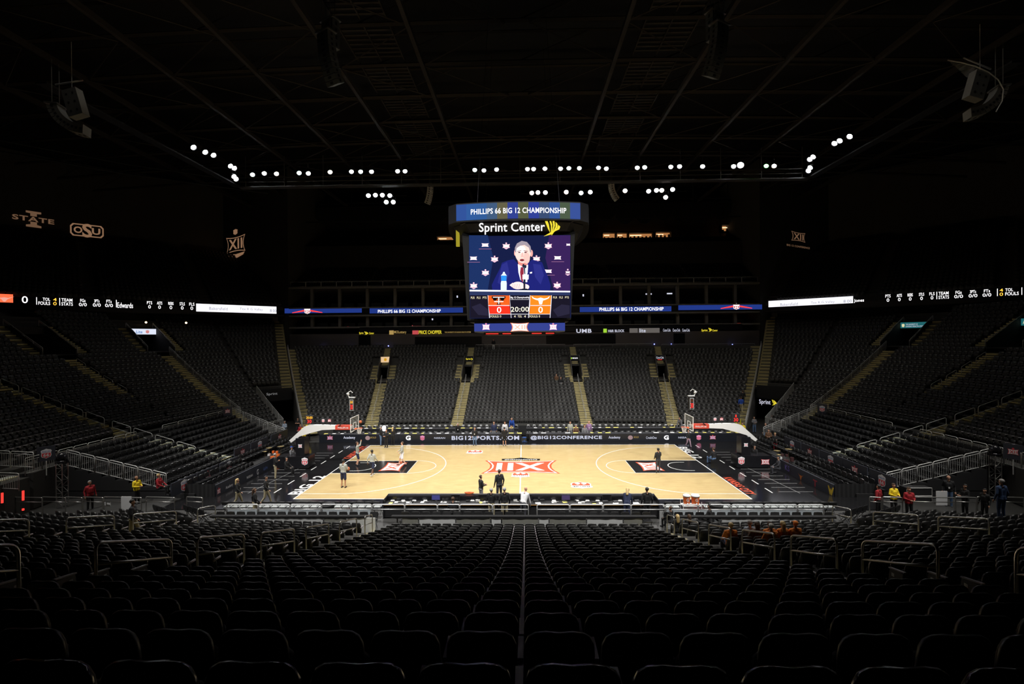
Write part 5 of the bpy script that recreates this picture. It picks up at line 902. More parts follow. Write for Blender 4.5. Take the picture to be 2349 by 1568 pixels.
# ------------------------------------------------------------------ cooler cart and hampers
p = onY(1585, 1150, -10.7); x = p[0]; o = E('cooler_cart', (x, -10.7, -.06), 'white rolling cart with two shelves by the right team bench', 'cart')
mb = MB(); [mb.tube([(x+a*.5, -10.7+b*.24, 0), (x+a*.5, -10.7+b*.24, .95 if a else .8)], .018, 5) for a in (-1, 1) for b in (-1, 1)]; part('frame', mb, white_m, o)
for z in (.3, .72): mb = MB(); mb.box(x-.52, x+.52, -10.95, -10.45, z-.02, z+.02); part('shelf', mb, white_m, o)
for k, dx in enumerate((-.24, .24)):
    r_ = .19+.03*k; c = E('drink_cooler', (x+dx, -10.7, .74), '%s orange drink cooler with white lid on the cart' % ('smaller' if k == 0 else 'larger'), 'cooler', None); mb = MB(); mb.lathe([(r_*.82, 0), (r_*.9, .1), (r_, .42), (r_, .46)], (x+dx, -10.7, .74), 18); b_ = part('cooler_body', mb, orange_m, c, True)
    mb = MB(); mb.lathe([(r_*1.08, 0), (r_*1.1, .05), (r_*.9, .09)], (x+dx, -10.7, 1.2), 18); part('lid', mb, white_m, c, True); mb = MB(); mb.box(x+dx-.03, x+dx+.03, -10.7-r_-.03, -10.7-r_*.8, .82, .88); part('spigot', mb, white_m, c)
    pl = Plane((x+dx, -10.7-r_-.01, 1.05), (1, 0, 0), (0, 0, 1)); mb = MB(); dtext(mb, pl, 'G', -.07, .07, -.09, .09, .005, .06); part('logo', mb, white_m, c)
for u, s in ((753, 'left'), (1642, 'right')):
    p = onY(u, 1155, -10.75); mb = MB(); mb.lathe([(.26, 0), (.30, .5), (.37, .78), (.38, .84), (.33, .86), (.29, .70), (.25, .3), (.01, .28)], (p[0], -10.8, -.06), 24); T('towel_hamper', mb, black_m, 'round black towel hamper beside the %s team bench' % s, 'hamper', smooth=True)
# ------------------------------------------------------------------ far side: boards, press tables
wtx = mat('led_text_white', (.75, .78, .95), .5, emit=.85, sample=False)
for x0u, x1u, i in ((735, 1196, 0), (1214, 1700, 1)):
    a, b = onZ(x0u, 1013, 0)[0], onZ(x1u, 1013, 0)[0]; mb = MB(); mb.box(a, b, 8.95, 9.15, 0, .74); bd = T('led_board', mb, mat('led_board_black', (.014, .016, .022), .35, noise=.2), 'long black courtside board reading %s' % ('BIG12SPORTS.COM' if i == 0 else '@BIG12CONFERENCE'), 'led board')
    pl = Plane((0, 8.94, 0), (1, 0, 0), (0, 0, 1))
    def tx(s, u0, u1, v0, v1, m, bold=.015): mb = MB(); ptext(pl, mb, s, u0, u1, v0, v1, .015, bold); part('lettering', mb, m, bd)
    if i == 0:
        tx('BIG12SPORTS.COM', 1036, 1191, 999, 1008.5, wtx, .07); tx('NISSAN', 996, 1021, 1002, 1006, e_wsoft, .02); tx('G', 931, 942, 998.5, 1009, e_white, .08); tx('Academy', 788, 815, 1000, 1007.5, e_wsoft, .05); tx('BOLD', 850, 863, 1001, 1005, e_gold)
        x, y = pl.px(843.5, 1004); mb = MB(); mb.add([pl.pt(x+.24*math.cos(t), y+.21*math.sin(t), .012) for t in np.linspace(0, 2*PI, 15)[:-1]], [tuple(range(14))]); part('logo', mb, em('badge_rose', (.6, .4, .4), .6), bd)
        x, y = pl.px(969, 1004); logo_66(bd, pl, x, y, .5, (e_pink, e_redd, e_redd), 1.0); x, y = pl.px(757, 1004); logo_xii(bd, pl, x, y, .42, (e_redd, em('led_mauve', (.6, .5, .75), .8), e_redd), True, 1.4)
    else:
        tx('@BIG12CONFERENCE', 1217, 1381, 998.5, 1008.5, wtx, .07); tx('Academy', 1396, 1423, 999.5, 1007, e_wsoft, .05); tx('BOLD', 1454, 1465, 1000, 1004, e_gold); tx('CreditOne', 1482, 1506, 1000.5, 1006, e_wsoft, .02); tx('G', 1523, 1534, 998, 1008, e_white, .08); tx('NISSAN', 1556, 1580, 1001, 1005, e_wsoft, .02)
        x, y = pl.px(1446, 1003); mb = MB(); mb.add([pl.pt(x+.24*math.cos(t), y+.21*math.sin(t), .012) for t in np.linspace(0, 2*PI, 15)[:-1]], [tuple(range(14))]); part('logo', mb, em('badge_rose', (.6, .4, .4), .6), bd)
        x, y = pl.px(1603, 1003); logo_66(bd, pl, x, y, .5, (e_pink, e_redd, e_redd), 1.0); x, y = pl.px(1635, 1003); logo_xii(bd, pl, x, y, .42, (e_redd, em('led_mauve', (.6, .5, .75), .8), e_redd), True, 1.4)
for r_, (y0, y1, zt_, nm) in enumerate(((9.2, 9.75, .76, 'front'), (11.1, 11.7, .92, 'rear'))):
    for x0, x1, h in ((-19.3, -.3, 'left'), (.5, 20.5, 'right')):
        o = E('press_table', ((x0+x1)/2, (y0+y1)/2, 0), 'long black %s press table behind the courtside boards, %s half' % (nm, h), 'table'); mb = MB(); mb.box(x0, x1, y0, y1, zt_-.03, zt_); part('table_top', mb, dkgrey_m, o); mb = MB(); mb.box(x0, x1, y0, y0+.03, 0, zt_-.03); part('table_skirt', mb, drape_m, o)
    us = np.linspace(748, 1690, 52); k = 0
    for i, u in enumerate(us):
        if random.random() < .22 or 1196 < u < 1214: continue
        p = onY(u, 990, y0+.25); w_ = random.uniform(.12, .26); c = random.random() < .55; mb = MB(); mb.frame((p[0], y0+.22, zt_+.006), (w_, 0, 0), (0, .13, .02), (0, 0, .006)); T('paper_sheet', mb, paper_y if c else paper_m, '%s sheet on the %s press table across the court, %s from the left' % ('yellow' if c else 'white', nm, nth(k)), 'paper', 'papers on the %s press table' % nm); k += 1
k = 0
for i, x in enumerate(np.arange(-18.5, 20, .62)):
    if -.2 < x < .5: continue
    chair(x, 10.15, -.06, PI, 'black folding chair behind the front press table, %s from the left' % nth(k), 'chairs behind the front press table', 'small')
    chair(x, 12.35, .12, PI, 'black folding chair behind the rear press table, %s from the left' % nth(k), 'chairs behind the rear press table', 'small')
    mb = MB(); mb.frame((x, 12.52, 1.0), (.12, 0, 0), (0, .012, 0), (0, 0, .04)); T('seat_card', mb, paper_m, 'white card on a chair back behind the rear press table, %s from left' % nth(k), 'card', 'white cards on the rear press chairs'); k += 1
mb = MB(); mb.box(-20.5, 21.5, 11.9, 13.2, -.06, .12); struct('floor_riser', mb, black_m); mb = MB(); mb.box(-22.6, 22.8, 14.5, 14.7, -.1, .55); struct('wall_stand_front', mb, black_m)
mb = MB(); p = onZ(1203, 1012, 0); mb.lathe([(.2, .4), (.21, .45), (.03, .46)], (p[0], 9.0, 0), 12); mb.tube([(p[0], 9.0, .05), (p[0], 9.0, .42)], .025, 6); [mb.tube([(p[0], 9.0, .08), (p[0]+.25*math.cos(a), 9.0+.25*math.sin(a), .03)], .02, 4) for a in (0, 1.26, 2.5, 3.8, 5)]; T('rolling_stool', mb, mat('stool_blue', (.03, .10, .35), .5, noise=.05), 'blue rolling stool in the gap between the courtside boards', 'stool')
# ------------------------------------------------------------------ end stands on the floor
lw = MATS['print_white']; lr = MATS['print_red']; lv = mat('print_blue', (.12, .2, .5), .5, noise=.03)
endchairs = []
for sx in (-1, 1):
    side = 'left' if sx < 0 else 'right'; Y0, Y1 = -7.3, 10.6; mb = MB()
    for j in range(8): bx(mb, sx*(22.5+.885*j), sx*(22.5+.885*(j+1)), Y0, 7.9+.4*j, -.06, .48+.215*j)
    bx(mb, sx*29.58, sx*31.2, -9.6, 12.2, 1.5, 2.05); struct('portable_tier', mb, black_m); mb = MB(); nb = MB()
    for j in range(8):
        x0, x1 = sx*(22.5+.885*j), sx*(22.5+.885*(j+1)); bx(mb, x0, sx*(22.5+.885*j+.44), -.65, .65, .3+.215*j, .49+.215*j); bx(mb, sx*(22.5+.885*j+.44), x1, -.65, .65, .4+.215*j, .59+.215*j)
        for d, h in ((0, .492), (.44, .592)): bx(nb, sx*(22.5+.885*j+d), sx*(22.5+.885*j+d+.07), -.64, .64, h+.215*j, h+.215*j+.006)
    o = struct('portable_steps', mb, wstep_m); part('step_nosing', nb, nose_m, o)
    for j in range(8):
        for y in np.arange(Y0+.5, 7.6+.4*j, .53):
            if abs(y) > .85: endchairs.append((sx*(22.5+.885*j+.62), y, .48+.215*j, PI/2 if sx > 0 else -PI/2, side, 'stand', j))
    mb = MB(); bx(mb, sx*20.9, sx*22.1, Y0, 8, -.06, .22); struct('portable_tier', mb, black_m)
    for j, (x, z) in enumerate(((20.35, -.06), (21.25, .22), (21.9, .22))):
        for y in np.arange(-6.9, 7.4, .55):
            if j < 1 and y > -.5: continue
            if -1.2 < y < 3.6 and j < 2: continue
            endchairs.append((sx*x, y, z, PI/2 if sx > 0 else -PI/2, side, 'floor', j))
    bar_rail([(sx*22.7, Y0, .48), (sx*29.3, Y0, 2.05)], 1.05, 'barred railing stepping down the near side of the %s portable stand' % side, post=.95, low=.05)
    bar_rail([(sx*22.7, 7.95, .48), (sx*29.3, 10.9, 2.05)], 1.05, 'barred railing down the far side of the %s portable stand' % side, post=1.3, low=.05)
    bar_rail([(sx*29.6, -9.6, 2.05), (sx*29.6, -1.3, 2.05)], 1.05, 'barred railing along the walkway behind the %s portable stand, camera side' % side, post=1.1)
    bar_rail([(sx*29.6, 1.3, 2.05), (sx*29.6, 12.2, 2.05)], 1.05, 'barred railing along the walkway behind the %s portable stand, far side' % side, post=1.7)
    # printed boards on the front of the stand
    zz = lambda x_: 1780+x_/7.84
    if sx > 0: B = [(onX(zz(a), v0, 22.3), onX(zz(b), v0, 22.3)) for a, b, v0 in ((150, 440, 1015), (455, 768, 1035), (785, 1198, 1060), (1208, 1640, 1085), (1672, 2160, 1110))]; L_ = '6X6X6'; zb = [(.62, 1.58)]*5; xf = [22.3]*5
    else: B = [(onX(a, v, -22.3), onX(b, v, -22.3)) for a, b, v in ((622, 660, 1008), (576, 615, 1025), (538, 574, 1040))]+[(onX(a, v, -21.6), onX(b, v, -21.6)) for a, b, v in ((505, 545, 1066), (452, 500, 1085), (393, 450, 1118))]; L_ = 'X6X6X6'; zb = [(.62, 1.58)]*3+[(.35, 1.2)]*3; xf = [22.3]*3+[21.6]*3
    for i, ((pa, pb), ch) in enumerate(zip(B, L_)):
        ya, yb = sorted((pa[1], pb[1])); yb = min(yb, 7.85); z0, z1 = zb[i]; xx = sx*xf[i]; mb = MB(); bx(mb, xx, xx+sx*.06, ya, yb, z0, z1); bd = T('printed_board', mb, navyb_m, '%s emblem board, front of the %s portable stand, %s from the far end' % ('shield' if ch == '6' else 'Roman twelve', side, nth(i)), 'advertising board', 'boards of the %s portable stand' % side)
        pl = Plane((xx-sx*.001, (ya+yb)/2, (z0+z1)/2), (0, -sx, 0), (0, 0, 1)); (logo_66 if ch == '6' else logo_xii)(bd, pl, 0, -.02 if ch == 'X' else 0, .78 if ch == '6' else .54, (lw, lr, lv) if ch == '6' else (lr, lw, lr), .9, d=.006)
    xx = sx*19.6; mb = MB(); bx(mb, xx, xx+sx*.08, -7.1, .4, 0, .74); bd = T('floor_banner', mb, navyb_m, 'low dark banner %s at the %s baseline' % ('with three school emblems' if sx > 0 else 'with sponsor names', side), 'banner')
    pl = Plane((xx-sx*.001, 0, 0), (0, -sx, 0), (0, 0, 1))
    if sx > 0:
        x, y = pl.px(1837, 1093); mb = MB(); dpoly(mb, pl, [(-1.2, .7), (-.5, .3), (0, .35), (.5, .3), (1.2, .7), (.4, 0), (.12, -.8), (-.12, -.8), (-.4, 0)], x, y, .28, d=.008); part('logo', mb, mat('print_burnt_orange', (.6, .17, .03), .5, noise=.03), bd)
        x, y = pl.px(1870, 1108); mb = MB(); dpoly(mb, pl, [(-.9, .9), (.9, .9), (.9, .55), (.25, .55), (.25, -.9), (-.25, -.9), (-.25, .55), (-.9, .55)], x, y, .25, d=.008); part('logo', mb, mat('print_crimson', (.4, .04, .06), .5, noise=.03), bd)
        x, y = pl.px(1906, 1125); mb = MB(); dpoly(mb, pl, [(-1, .9), (-.6, .9), (-.2, .1), (0, .6), (.2, .1), (.6, .9), (1, .9), (.35, -.9), (.1, -.9), (0, -.3), (-.1, -.9), (-.35, -.9)], x, y, .30, d=.008); part('logo', mb, mat('print_gold', (.85, .6, .05), .5, noise=.03), bd)
        x, y = pl.px(1806, 1073); mb = MB(); dtext(mb, pl, 'KS', x-.3, x+.3, y-.2, y+.2, .008, .05); part('logo', mb, mat('print_purple', (.2, .15, .5), .5, noise=.03), bd)
    else:
        for s, u, v, w_, h_, m in (('Academy', 526, 1115, .4, .13, lw), ('NISSAN', 573, 1092, .38, .09, lw), ('G', 591, 1082, .12, .2, lw), ('GoPro', 609, 1073, .3, .12, lv)): x, y = pl.px(u, v); mb = MB(); dtext(mb, pl, s, x-w_, x+w_, y-h_, y+h_, .008, .04); part('lettering', mb, m, bd)
        x, y = pl.px(502, 1128); logo_xii(bd, pl, x, y+.05, .4, (lr, lw, lr), True, .9, d=.006)
    mb = MB(); N = 90; pts = [(19.65+2.6*t, -7.2+.02*math.sin(t*60)) for t in np.linspace(0, 1, N)]; vs = [(sx*x, y, z) for z in (-.05, .82) for x, y in pts]; mb.add(vs, [(i, i+1, N+i+1, N+i) for i in range(N-1)]); vs2 = [(x, y+.03, z) for x, y, z in vs]; mb.add(vs2, [(i, i+1, N+i+1, N+i) for i in range(N-1)]); T('pleated_drape', mb, drape_m, 'black pleated drape closing the near side of the %s floor seats' % side, 'drape')
    mb = MB(); bx(mb, sx*22.5, sx*29.6, Y0-.06, Y0-.02, -.06, .45); 
    for j in range(8): bx(mb, sx*(22.5+.885*j), sx*(22.5+.885*(j+1)), Y0-.06, Y0-.02, .4, .47+.215*j)
    T('stand_skirt', mb, drape_m, 'black cloth skirt on the near side of the %s portable stand' % side, 'skirt')
endchairs.sort(key=lambda q: proj((q[0], q[1], q[2]+.5))[2]); cnt = {}
fl = [q for q in endchairs if q[5] == 'floor']; stn = [q for q in endchairs if q[5] == 'stand']
for q in fl+stn:
    k = (q[4], q[5], q[6]); cnt[k] = cnt.get(k, 0)+1
    grp = q[5]; chair(q[0], q[1], q[2], q[3], 'black chair, %s row of the %s %s, %s from the camera end' % (nth(q[6]), q[4], 'floor seats' if grp == 'floor' else 'portable stand', nth(cnt[k]-1)), 'black chairs of the %s %s' % (q[4], 'floor seats' if grp == 'floor' else 'portable stand'), 'small')
def seen(q): u, v, D = proj((q[0], q[1], q[2]+.5)); return D if -20 < u < W_+20 else 999
smalls.sort(key=seen)
for x, y, z, rz, lab, grp in smalls[:258]: o = link('folding_chair', small_black); o.location = (x, y, z); o.rotation_euler.z = rz; tag(o, lab, 'chair', grp)
mass('folding_chairs', merged(CHD, None), chblk_m, [q[:4] for q in smalls[258:]], 'black folding chairs filling the far press rows and the end stands', 'chairs')
# ------------------------------------------------------------------ near corners: rails, towers, steps
for sx in (-1, 1):
    side = 'left' if sx < 0 else 'right'; mb = MB(); bx(mb, sx*29.2, sx*40, -12.4, -9.7, -.1, 2.0); bx(mb, sx*30, sx*40, -15, -12.4, -.1, 1.2); struct('corner_landing', mb, conc_m); mb = MB(); nb = MB()
    for i in range(6): bx(mb, sx*(29.6+1.05*i), sx*(30.3+1.05*i), -10.9, -9.9, 2.0, 2.12+.09*i); bx(nb, sx*(29.6+1.05*i), sx*(29.72+1.05*i), -10.9, -9.9, 2.12+.09*i, 2.13+.09*i)
    o = struct('corner_steps', mb, wstep_m); part('step_nosing', nb, nose_m, o)
    bar_rail([(sx*36, -9.8, 2.9), (sx*28.8, -9.8, 2.5)], 1.0, 'upper barred railing at the %s picture edge' % side, post=1.5)
    bar_rail([(sx*36, -11.2, 1.95), (sx*28.2, -11.2, 1.65)], 1.0, 'lower barred railing at the %s picture edge' % side, post=1.4)
    us = [(-30, 96), (97, 150), (150, 188), (190, 236), (238, 324), (335, 400), (428, 464)] if sx < 0 else [(1995, 2022), (2025, 2070), (2080, 2190), (2192, 2240), (2242, 2290), (2290, 2349)]
    for i, (u0, u1) in enumerate(us):
        a, b = onZ(u0, 1139, 1.07), onZ(u1, 1141, 1.07); a[2] = b[2] = -.1; hoop_rail(a, b, 1.17, 'pale tubular rail in front of the %s near corner seats, %s from the left' % (side, nth(i)), 'tubular rails of the near corners', .03, .78, steel_m, 'railing', 6, 'guard_railing', .05)
    p = CAM+ray(142 if sx < 0 else 2283, 1062 if sx < 0 else 1055)*29.2; p[2] = 0; o = E('truss_tower', p, 'slim silver truss tower with a black moving light on top, %s side' % side, 'truss tower'); mb = MB()
    for a in (-1, 1):
        for b in (-1, 1): mb.tube([(p[0]+a*.19, p[1]+b*.19, -.1), (p[0]+a*.19, p[1]+b*.19, 2.65)], .026, 6)
    for k in range(7):
        z = .1+k*.38; g = 1 if k % 2 else -1
        for b in (-1, 1): mb.tube([(p[0]-.19*g, p[1]+b*.19, z), (p[0]+.19*g, p[1]+b*.19, z+.36)], .014, 5); mb.tube([(p[0]-.19, p[1]+b*.19, z), (p[0]+.19, p[1]+b*.19, z)], .014, 5)
    part('truss', mb, steel_m, o); mb = MB(); mb.box(p[0]-.24, p[0]+.24, p[1]-.2, p[1]+.2, 2.65, 2.82); mb.sphere((p[0], p[1], 3.05), (.24, .24, .27), 14, 10); mb.box(p[0]-.29, p[0]-.22, p[1]-.1, p[1]+.1, 2.8, 3.15); mb.box(p[0]+.22, p[0]+.29, p[1]-.1, p[1]+.1, 2.8, 3.15); part('moving_light', mb, blackg_m, o, True)
for (u, v, D_, w_, h_, nm) in ((290, 1154, 27.2, .6, .78, 'white placard hung on the near left rail'), (246, 1155, 27.8, .4, .28, 'small white notice behind the near left rail'), (2160, 1142, 27.2, .62, .8, 'white cloth hung over the near right rail')):
    p = CAM+ray(u, v)*D_; mb = MB(); mb.frame(p, (w_/2, 0, 0), (0, .015, .0), (0, 0, h_/2)); T('placard', mb, paper_m, nm, 'placard')
for (u, v0, v1) in ((5, 1130, 1153), (53, 1125, 1147), (53, 1166, 1170)):
    a, b = onY(u, v1, -12.6), onY(u, v0, -12.6); mb = MB(); mb.tube([a, b], .05, 8); T('red_light_strip', mb, e_red, 'glowing red light bar by the left edge railing, %s' % ('leftmost' if u < 20 else 'upper of the right pair' if v0 < 1150 else 'tiny lower one'), 'light')
# emblem boards on the corner rails
for u, v, Xp, h, k, nm in ((106, 1040, -29.4, .9, '6', 'upright dark board with red-white shield on the left walkway railing'), (2324, 1036, 29.4, .9, 'X', 'upright dark board with red emblem on the right walkway railing'), (522, 943, -29.3, .95, 'X', 'small dark board with red emblem at the foot of the left corner railing'), (1886, 937, 29.3, .95, '6', 'small dark board with shield at the foot of the right corner railing')):
    p = onX(u, v, Xp); mb = MB(); s_ = 1 if p[0] > 0 else -1; r = np.array([.55, -.83*s_, 0]); r /= np.linalg.norm(r); pl = Plane((p[0], p[1], p[2]), r if s_ > 0 else (-r[0]*-1, .83, 0), (0, 0, 1)); pl = Plane(p, (.6, -.8*s_, 0), (0, 0, 1)); mb.prism([(-.42, -h/2), (.42, -h/2), (.42, h/2), (-.42, h/2)], pl.o, pl.r, pl.u, -.06, 0)
    bd = T('printed_board', mb, navyb_m, nm, 'advertising board'); (logo_66 if k == '6' else logo_xii)(bd, pl, 0, 0, .62 if k == '6' else .42, (lw, lr, lv) if k == '6' else (lr, lw, lr), .9, d=.008)
    mb = MB(); mb.tube([(p[0], p[1], p[2]-h/2), (p[0], p[1], p[2]-h/2-.9)], .03, 5); part('post', mb, gsteel_m, bd)
# far top platform rails and left-hand low walls
for i, (u0, u1, v1, v0) in enumerate(((1091, 1200, 801, 790), (1201, 1297, 801, 789), (1315, 1496, 800, 789), (1517, 1732, 800, 788))):
    a, b = onY(u0, v1, 36.2), onY(u1, v1, 36.2); a[2] = b[2] = (a[2]+b[2])/2; mb = MB(); bx(mb, a[0], b[0], 36.2, 37.4, a[2]-.35, a[2]-.05); pf = T('camera_platform', mb, dkgrey_m, 'raised platform at the top of the far stand, %s from the left' % nth(i), 'platform', 'platforms at the top of the far stand')
    n = max(2, round((b[0]-a[0])/1.9)); mb = MB()
    for k in range(n): p = a+(b-a)*k/n; q = a+(b-a)*(k+1)/n; mb.tube([p+(.05, 0, 0), p+(.05, 0, .75), q+(-.05, 0, .75), q+(-.05, 0, 0)], .045, 4, True)
    T('guard_railing', mb, mat('frame_pale', (.45, .45, .45), .5, .3, noise=.05), 'pale framed railing on the far top platform, %s from the left' % nth(i), 'railing', 'railings of the far top platforms')
for i, (u, v, c) in enumerate(((739, 795, 0), (805, 795, 0), (866, 794, 0), (891, 793, 0), (1501, 789, 0), (1540, 789, 0), (1680, 789, 0), (288, 737, 1), (335, 739, 1), (427, 740, 1))):
    p = onY(u, v, 36.9) if not c else CAM+ray(u, v)*62; mb = MB(); mb.sphere(p, .09 if not c else .13, 8, 6); T('pilot_light', mb, em('pilot_blue', (.25, .3, 1), 4) if not c else em('pilot_warm', (1, .75, .4), 4), 'tiny %s light at the back of the %s, %s from the left' % ('blue' if not c else 'warm', 'far stand' if not c else 'left upper rows', nth(i if not c else i-7)), 'light', 'tiny %s lights' % ('blue' if not c else 'warm'))
# drum kits by the bands
def drums(x, y, z, sx, label):
    orange_m = MATS['orange_plastic'] if sx < 0 else mat('drum_shell_dark', (.07, .03, .03), .4, noise=.1)
    o = E('drum_kit', (x, y, z), label, 'drum kit')
    for dx, dy, dz, r_, h_, nm, m in ((0, 0, .02, .28, .4, 'bass_drum', orange_m), (-.38, .1, .45, .17, .16, 'snare_drum', white_m), (.2, .28, .6, .15, .18, 'tom_drum', orange_m), (-.12, .3, .62, .14, .18, 'tom_drum', orange_m), (.45, .0, .3, .2, .3, 'floor_tom', orange_m)): mb = MB(); mb.lathe([(r_*.72, 0), (r_*.72, h_)], (x+dx, y+dy, z+dz), 14); part(nm, mb, m, o); 
    for dx, dy, dz, r_ in ((-.5, .35, 1.05, .25), (.45, .45, 1.15, .27), (-.6, -.1, .85, .18)): mb = MB(); mb.lathe([(r_, 0), (.03, .03), (.01, .035)], (x+dx, y+dy, z+dz), 16); mb.tube([(x+dx, y+dy, z), (x+dx, y+dy, z+dz)], .012, 5); part('cymbal', mb, mat('brass', (.65, .5, .22), .3, .9, noise=.1), o)
    mb = MB(); [mb.tube([(x+dx, y+dy, z), (x+dx, y+dy, z+.5)], .015, 5) for dx, dy in ((-.38, .1), (.45, 0), (.2, .28))]; part('stands', mb, steel_m, o)
p = onX(603, 1058, -21.0); drums(-20.6, p[1]+.8, .0, -1, 'drum kit with orange shells on the left baseline floor'); p = onX(1800, 1045, 20.6); drums(20.7, p[1], .0, 1, 'drum kit with dark shells and brass cymbals on the right baseline floor')
for u, v, nm in ((1990, 300, 0),):
    pass
mb = MB(); p = onZ(2150, 1165, 0); x, y = p[0], p[1]+1.6; mb.box(x-.75, x+.75, y-.35, y+.35, -.1, .78); o = T('equipment_case', mb, black_m, 'black wheeled equipment case with grey edges behind the right rail', 'case'); mb = MB(); [mb.tube([(x+a*.75, y-.35, z), (x+a*-.75, y-.35, z)], .02, 4) for a in (1,) for z in (.78, .3)]; [mb.tube([(x+a*.75, y-.35, -.1), (x+a*.75, y-.35, .78)], .02, 4) for a in (-1, 1)]; part('edge_trim', mb, gsteel_m, o)
mb = MB(); p = onZ(1712, 1000, 0); mb.box(p[0]-.3, p[0]+.3, 13.2, 13.8, -.06, 1.35); T('yellow_bin', mb, mat('bin_yellow', (.62, .52, .02), .5, noise=.08), 'tall yellow bin beside the right corner tunnel', 'bin')
# ------------------------------------------------------------------ people
def cloth(nm, c, r=.85): return mat('cloth_'+nm, c, r, noise=.15, nscale=9)
SKIN = {'light': mat('skin_light', (.55, .30, .20), .6, noise=.05), 'tan': mat('skin_tan', (.38, .19, .11), .6, noise=.05), 'dark': mat('skin_dark', (.10, .045, .025), .55, noise=.05)}
HAIR = {'brown': mat('hair_brown', (.06, .03, .015), .7, noise=.3, nscale=20), 'black': mat('hair_black', (.008, .007, .006), .6, noise=.2), 'grey': mat('hair_grey', (.32, .31, .30), .7, noise=.2, nscale=20), 'blonde': mat('hair_blonde', (.55, .40, .18), .6, noise=.25, nscale=20), 'white': mat('hair_white', (.6, .58, .55), .7, noise=.1)}
CL = dict(hoodie=cloth('grey_hoodie', (.36, .37, .33)), navy=cloth('navy', (.015, .022, .06)), black=cloth('black', (.010, .010, .011)), white=cloth('white', (.72, .72, .74)), khaki=cloth('khaki', (.36, .31, .19)), red=cloth('red', (.33, .012, .02)), yellow=cloth('yellow', (.95, .68, .02)), blue=cloth('blue', (.02, .08, .42)), jeans=cloth('jeans', (.10, .17, .30)),
          ltblue=cloth('light_blue', (.35, .42, .52)), orange=cloth('orange', (.95, .27, .05)), grey=cloth('grey', (.18, .18, .19)), brown=cloth('brown', (.12, .06, .03)), purple=cloth('purple', (.30, .18, .34)), shoe=cloth('shoe_black', (.012, .012, .014)), shoew=cloth('shoe_white', (.6, .6, .6)), charcoal=cloth('charcoal', (.035, .036, .045)), suit=cloth('blue_suit', (.03, .06, .14)), mauve=cloth('mauve', (.30, .20, .26)), eye=mat('eye_dark', (.01, .008, .008), .3, noise=.05), lip=mat('lip', (.30, .09, .08), .6, noise=.05))
POSES = {   # arms: (elbow, wrist) for right (+x) and left; legs: (knee, ankle); all for a 1.78 m figure facing +y
 'stand': dict(a=[((.27, -.04, 1.16), (.28, .06, .90)), ((-.27, -.04, 1.16), (-.28, .06, .90))], l=[((.11, .02, .50), (.12, 0, .09)), ((-.11, .02, .50), (-.12, 0, .09))]),
 'walk': dict(a=[((.26, .06, 1.17), (.27, .26, .98)), ((-.26, -.14, 1.18), (-.27, -.12, .92))], l=[((.10, -.05, .50), (.10, -.30, .15)), ((-.10, .16, .50), (-.10, .26, .09))]),
 'crossed': dict(a=[((.27, .06, 1.18), (-.02, .20, 1.20)), ((-.27, .06, 1.18), (.02, .22, 1.25))], l=[((.12, .02, .50), (.14, 0, .09)), ((-.12, .02, .50), (-.14, 0, .09))]),
 'shoot': dict(a=[((.24, .22, 1.55), (.08, .26, 1.80)), ((-.24, .20, 1.50), (-.06, .28, 1.76))], l=[((.11, .10, .52), (.12, .0, .12)), ((-.11, .06, .50), (-.13, -.08, .12))]),
 'phone': dict(a=[((.30, .10, 1.22), (.14, .12, 1.54)), ((-.26, .02, 1.17), (-.20, .16, 1.02))], l=[((.10, .02, .50), (.10, 0, .09)), ((-.11, .03, .50), (-.13, .02, .09))]),
 'hold': dict(a=[((.26, .04, 1.17), (.10, .30, 1.15)), ((-.26, .04, 1.17), (-.10, .30, 1.15))], l=[((.11, .02, .50), (.12, 0, .09)), ((-.11, .02, .50), (-.12, 0, .09))]),
 'dribble': dict(a=[((.27, .05, 1.18), (.26, .30, 1.02)), ((-.27, .0, 1.18), (-.27, .18, .98))], l=[((.12, .16, .52), (.12, .26, .09)), ((-.12, .0, .50), (-.12, -.28, .13))]),
 'lean': dict(a=[((.24, .32, 1.02), (.20, .50, .86)), ((-.24, .32, 1.02), (-.20, .50, .86))], l=[((.11, .0, .50), (.12, -.05, .09)), ((-.11, .0, .50), (-.12, -.05, .09))], lean=.42),
 'sit': dict(a=[((.26, .10, 1.17), (.16, .36, 1.02)), ((-.26, .10, 1.17), (-.16, .36, 1.02))], l=[((.13, .46, .96), (.13, .46, .55)), ((-.13, .46, .96), (-.13, .46, .55))], drop=.46),
 'crouch': dict(a=[((.24, .26, 1.10), (.08, .36, 1.30)), ((-.24, .26, 1.10), (-.08, .36, 1.30))], l=[((.15, .44, 1.02), (.13, .22, .62)), ((-.15, .30, .62), (-.13, -.05, .60))], drop=.53, lean=.25)}
def capsule(mb, a, b, ra, rb, n=10):
    a, b = np.array(a, float), np.array(b, float); t = b-a; L = np.linalg.norm(t)
    if L < 1e-6: return mb.sphere(tuple(a), ra, n, 8)
    t /= L; pts = []; rs = []
    for q in (-1, -.7, -.3, 0): pts.append(a+t*ra*q); rs.append(max(.002, ra*math.sqrt(max(0, 1-q*q))))
    for q in (0, .3, .7, 1): pts.append(b+t*rb*q); rs.append(max(.002, rb*math.sqrt(max(0, 1-q*q))))
    return mb.tube(pts, rs, n)
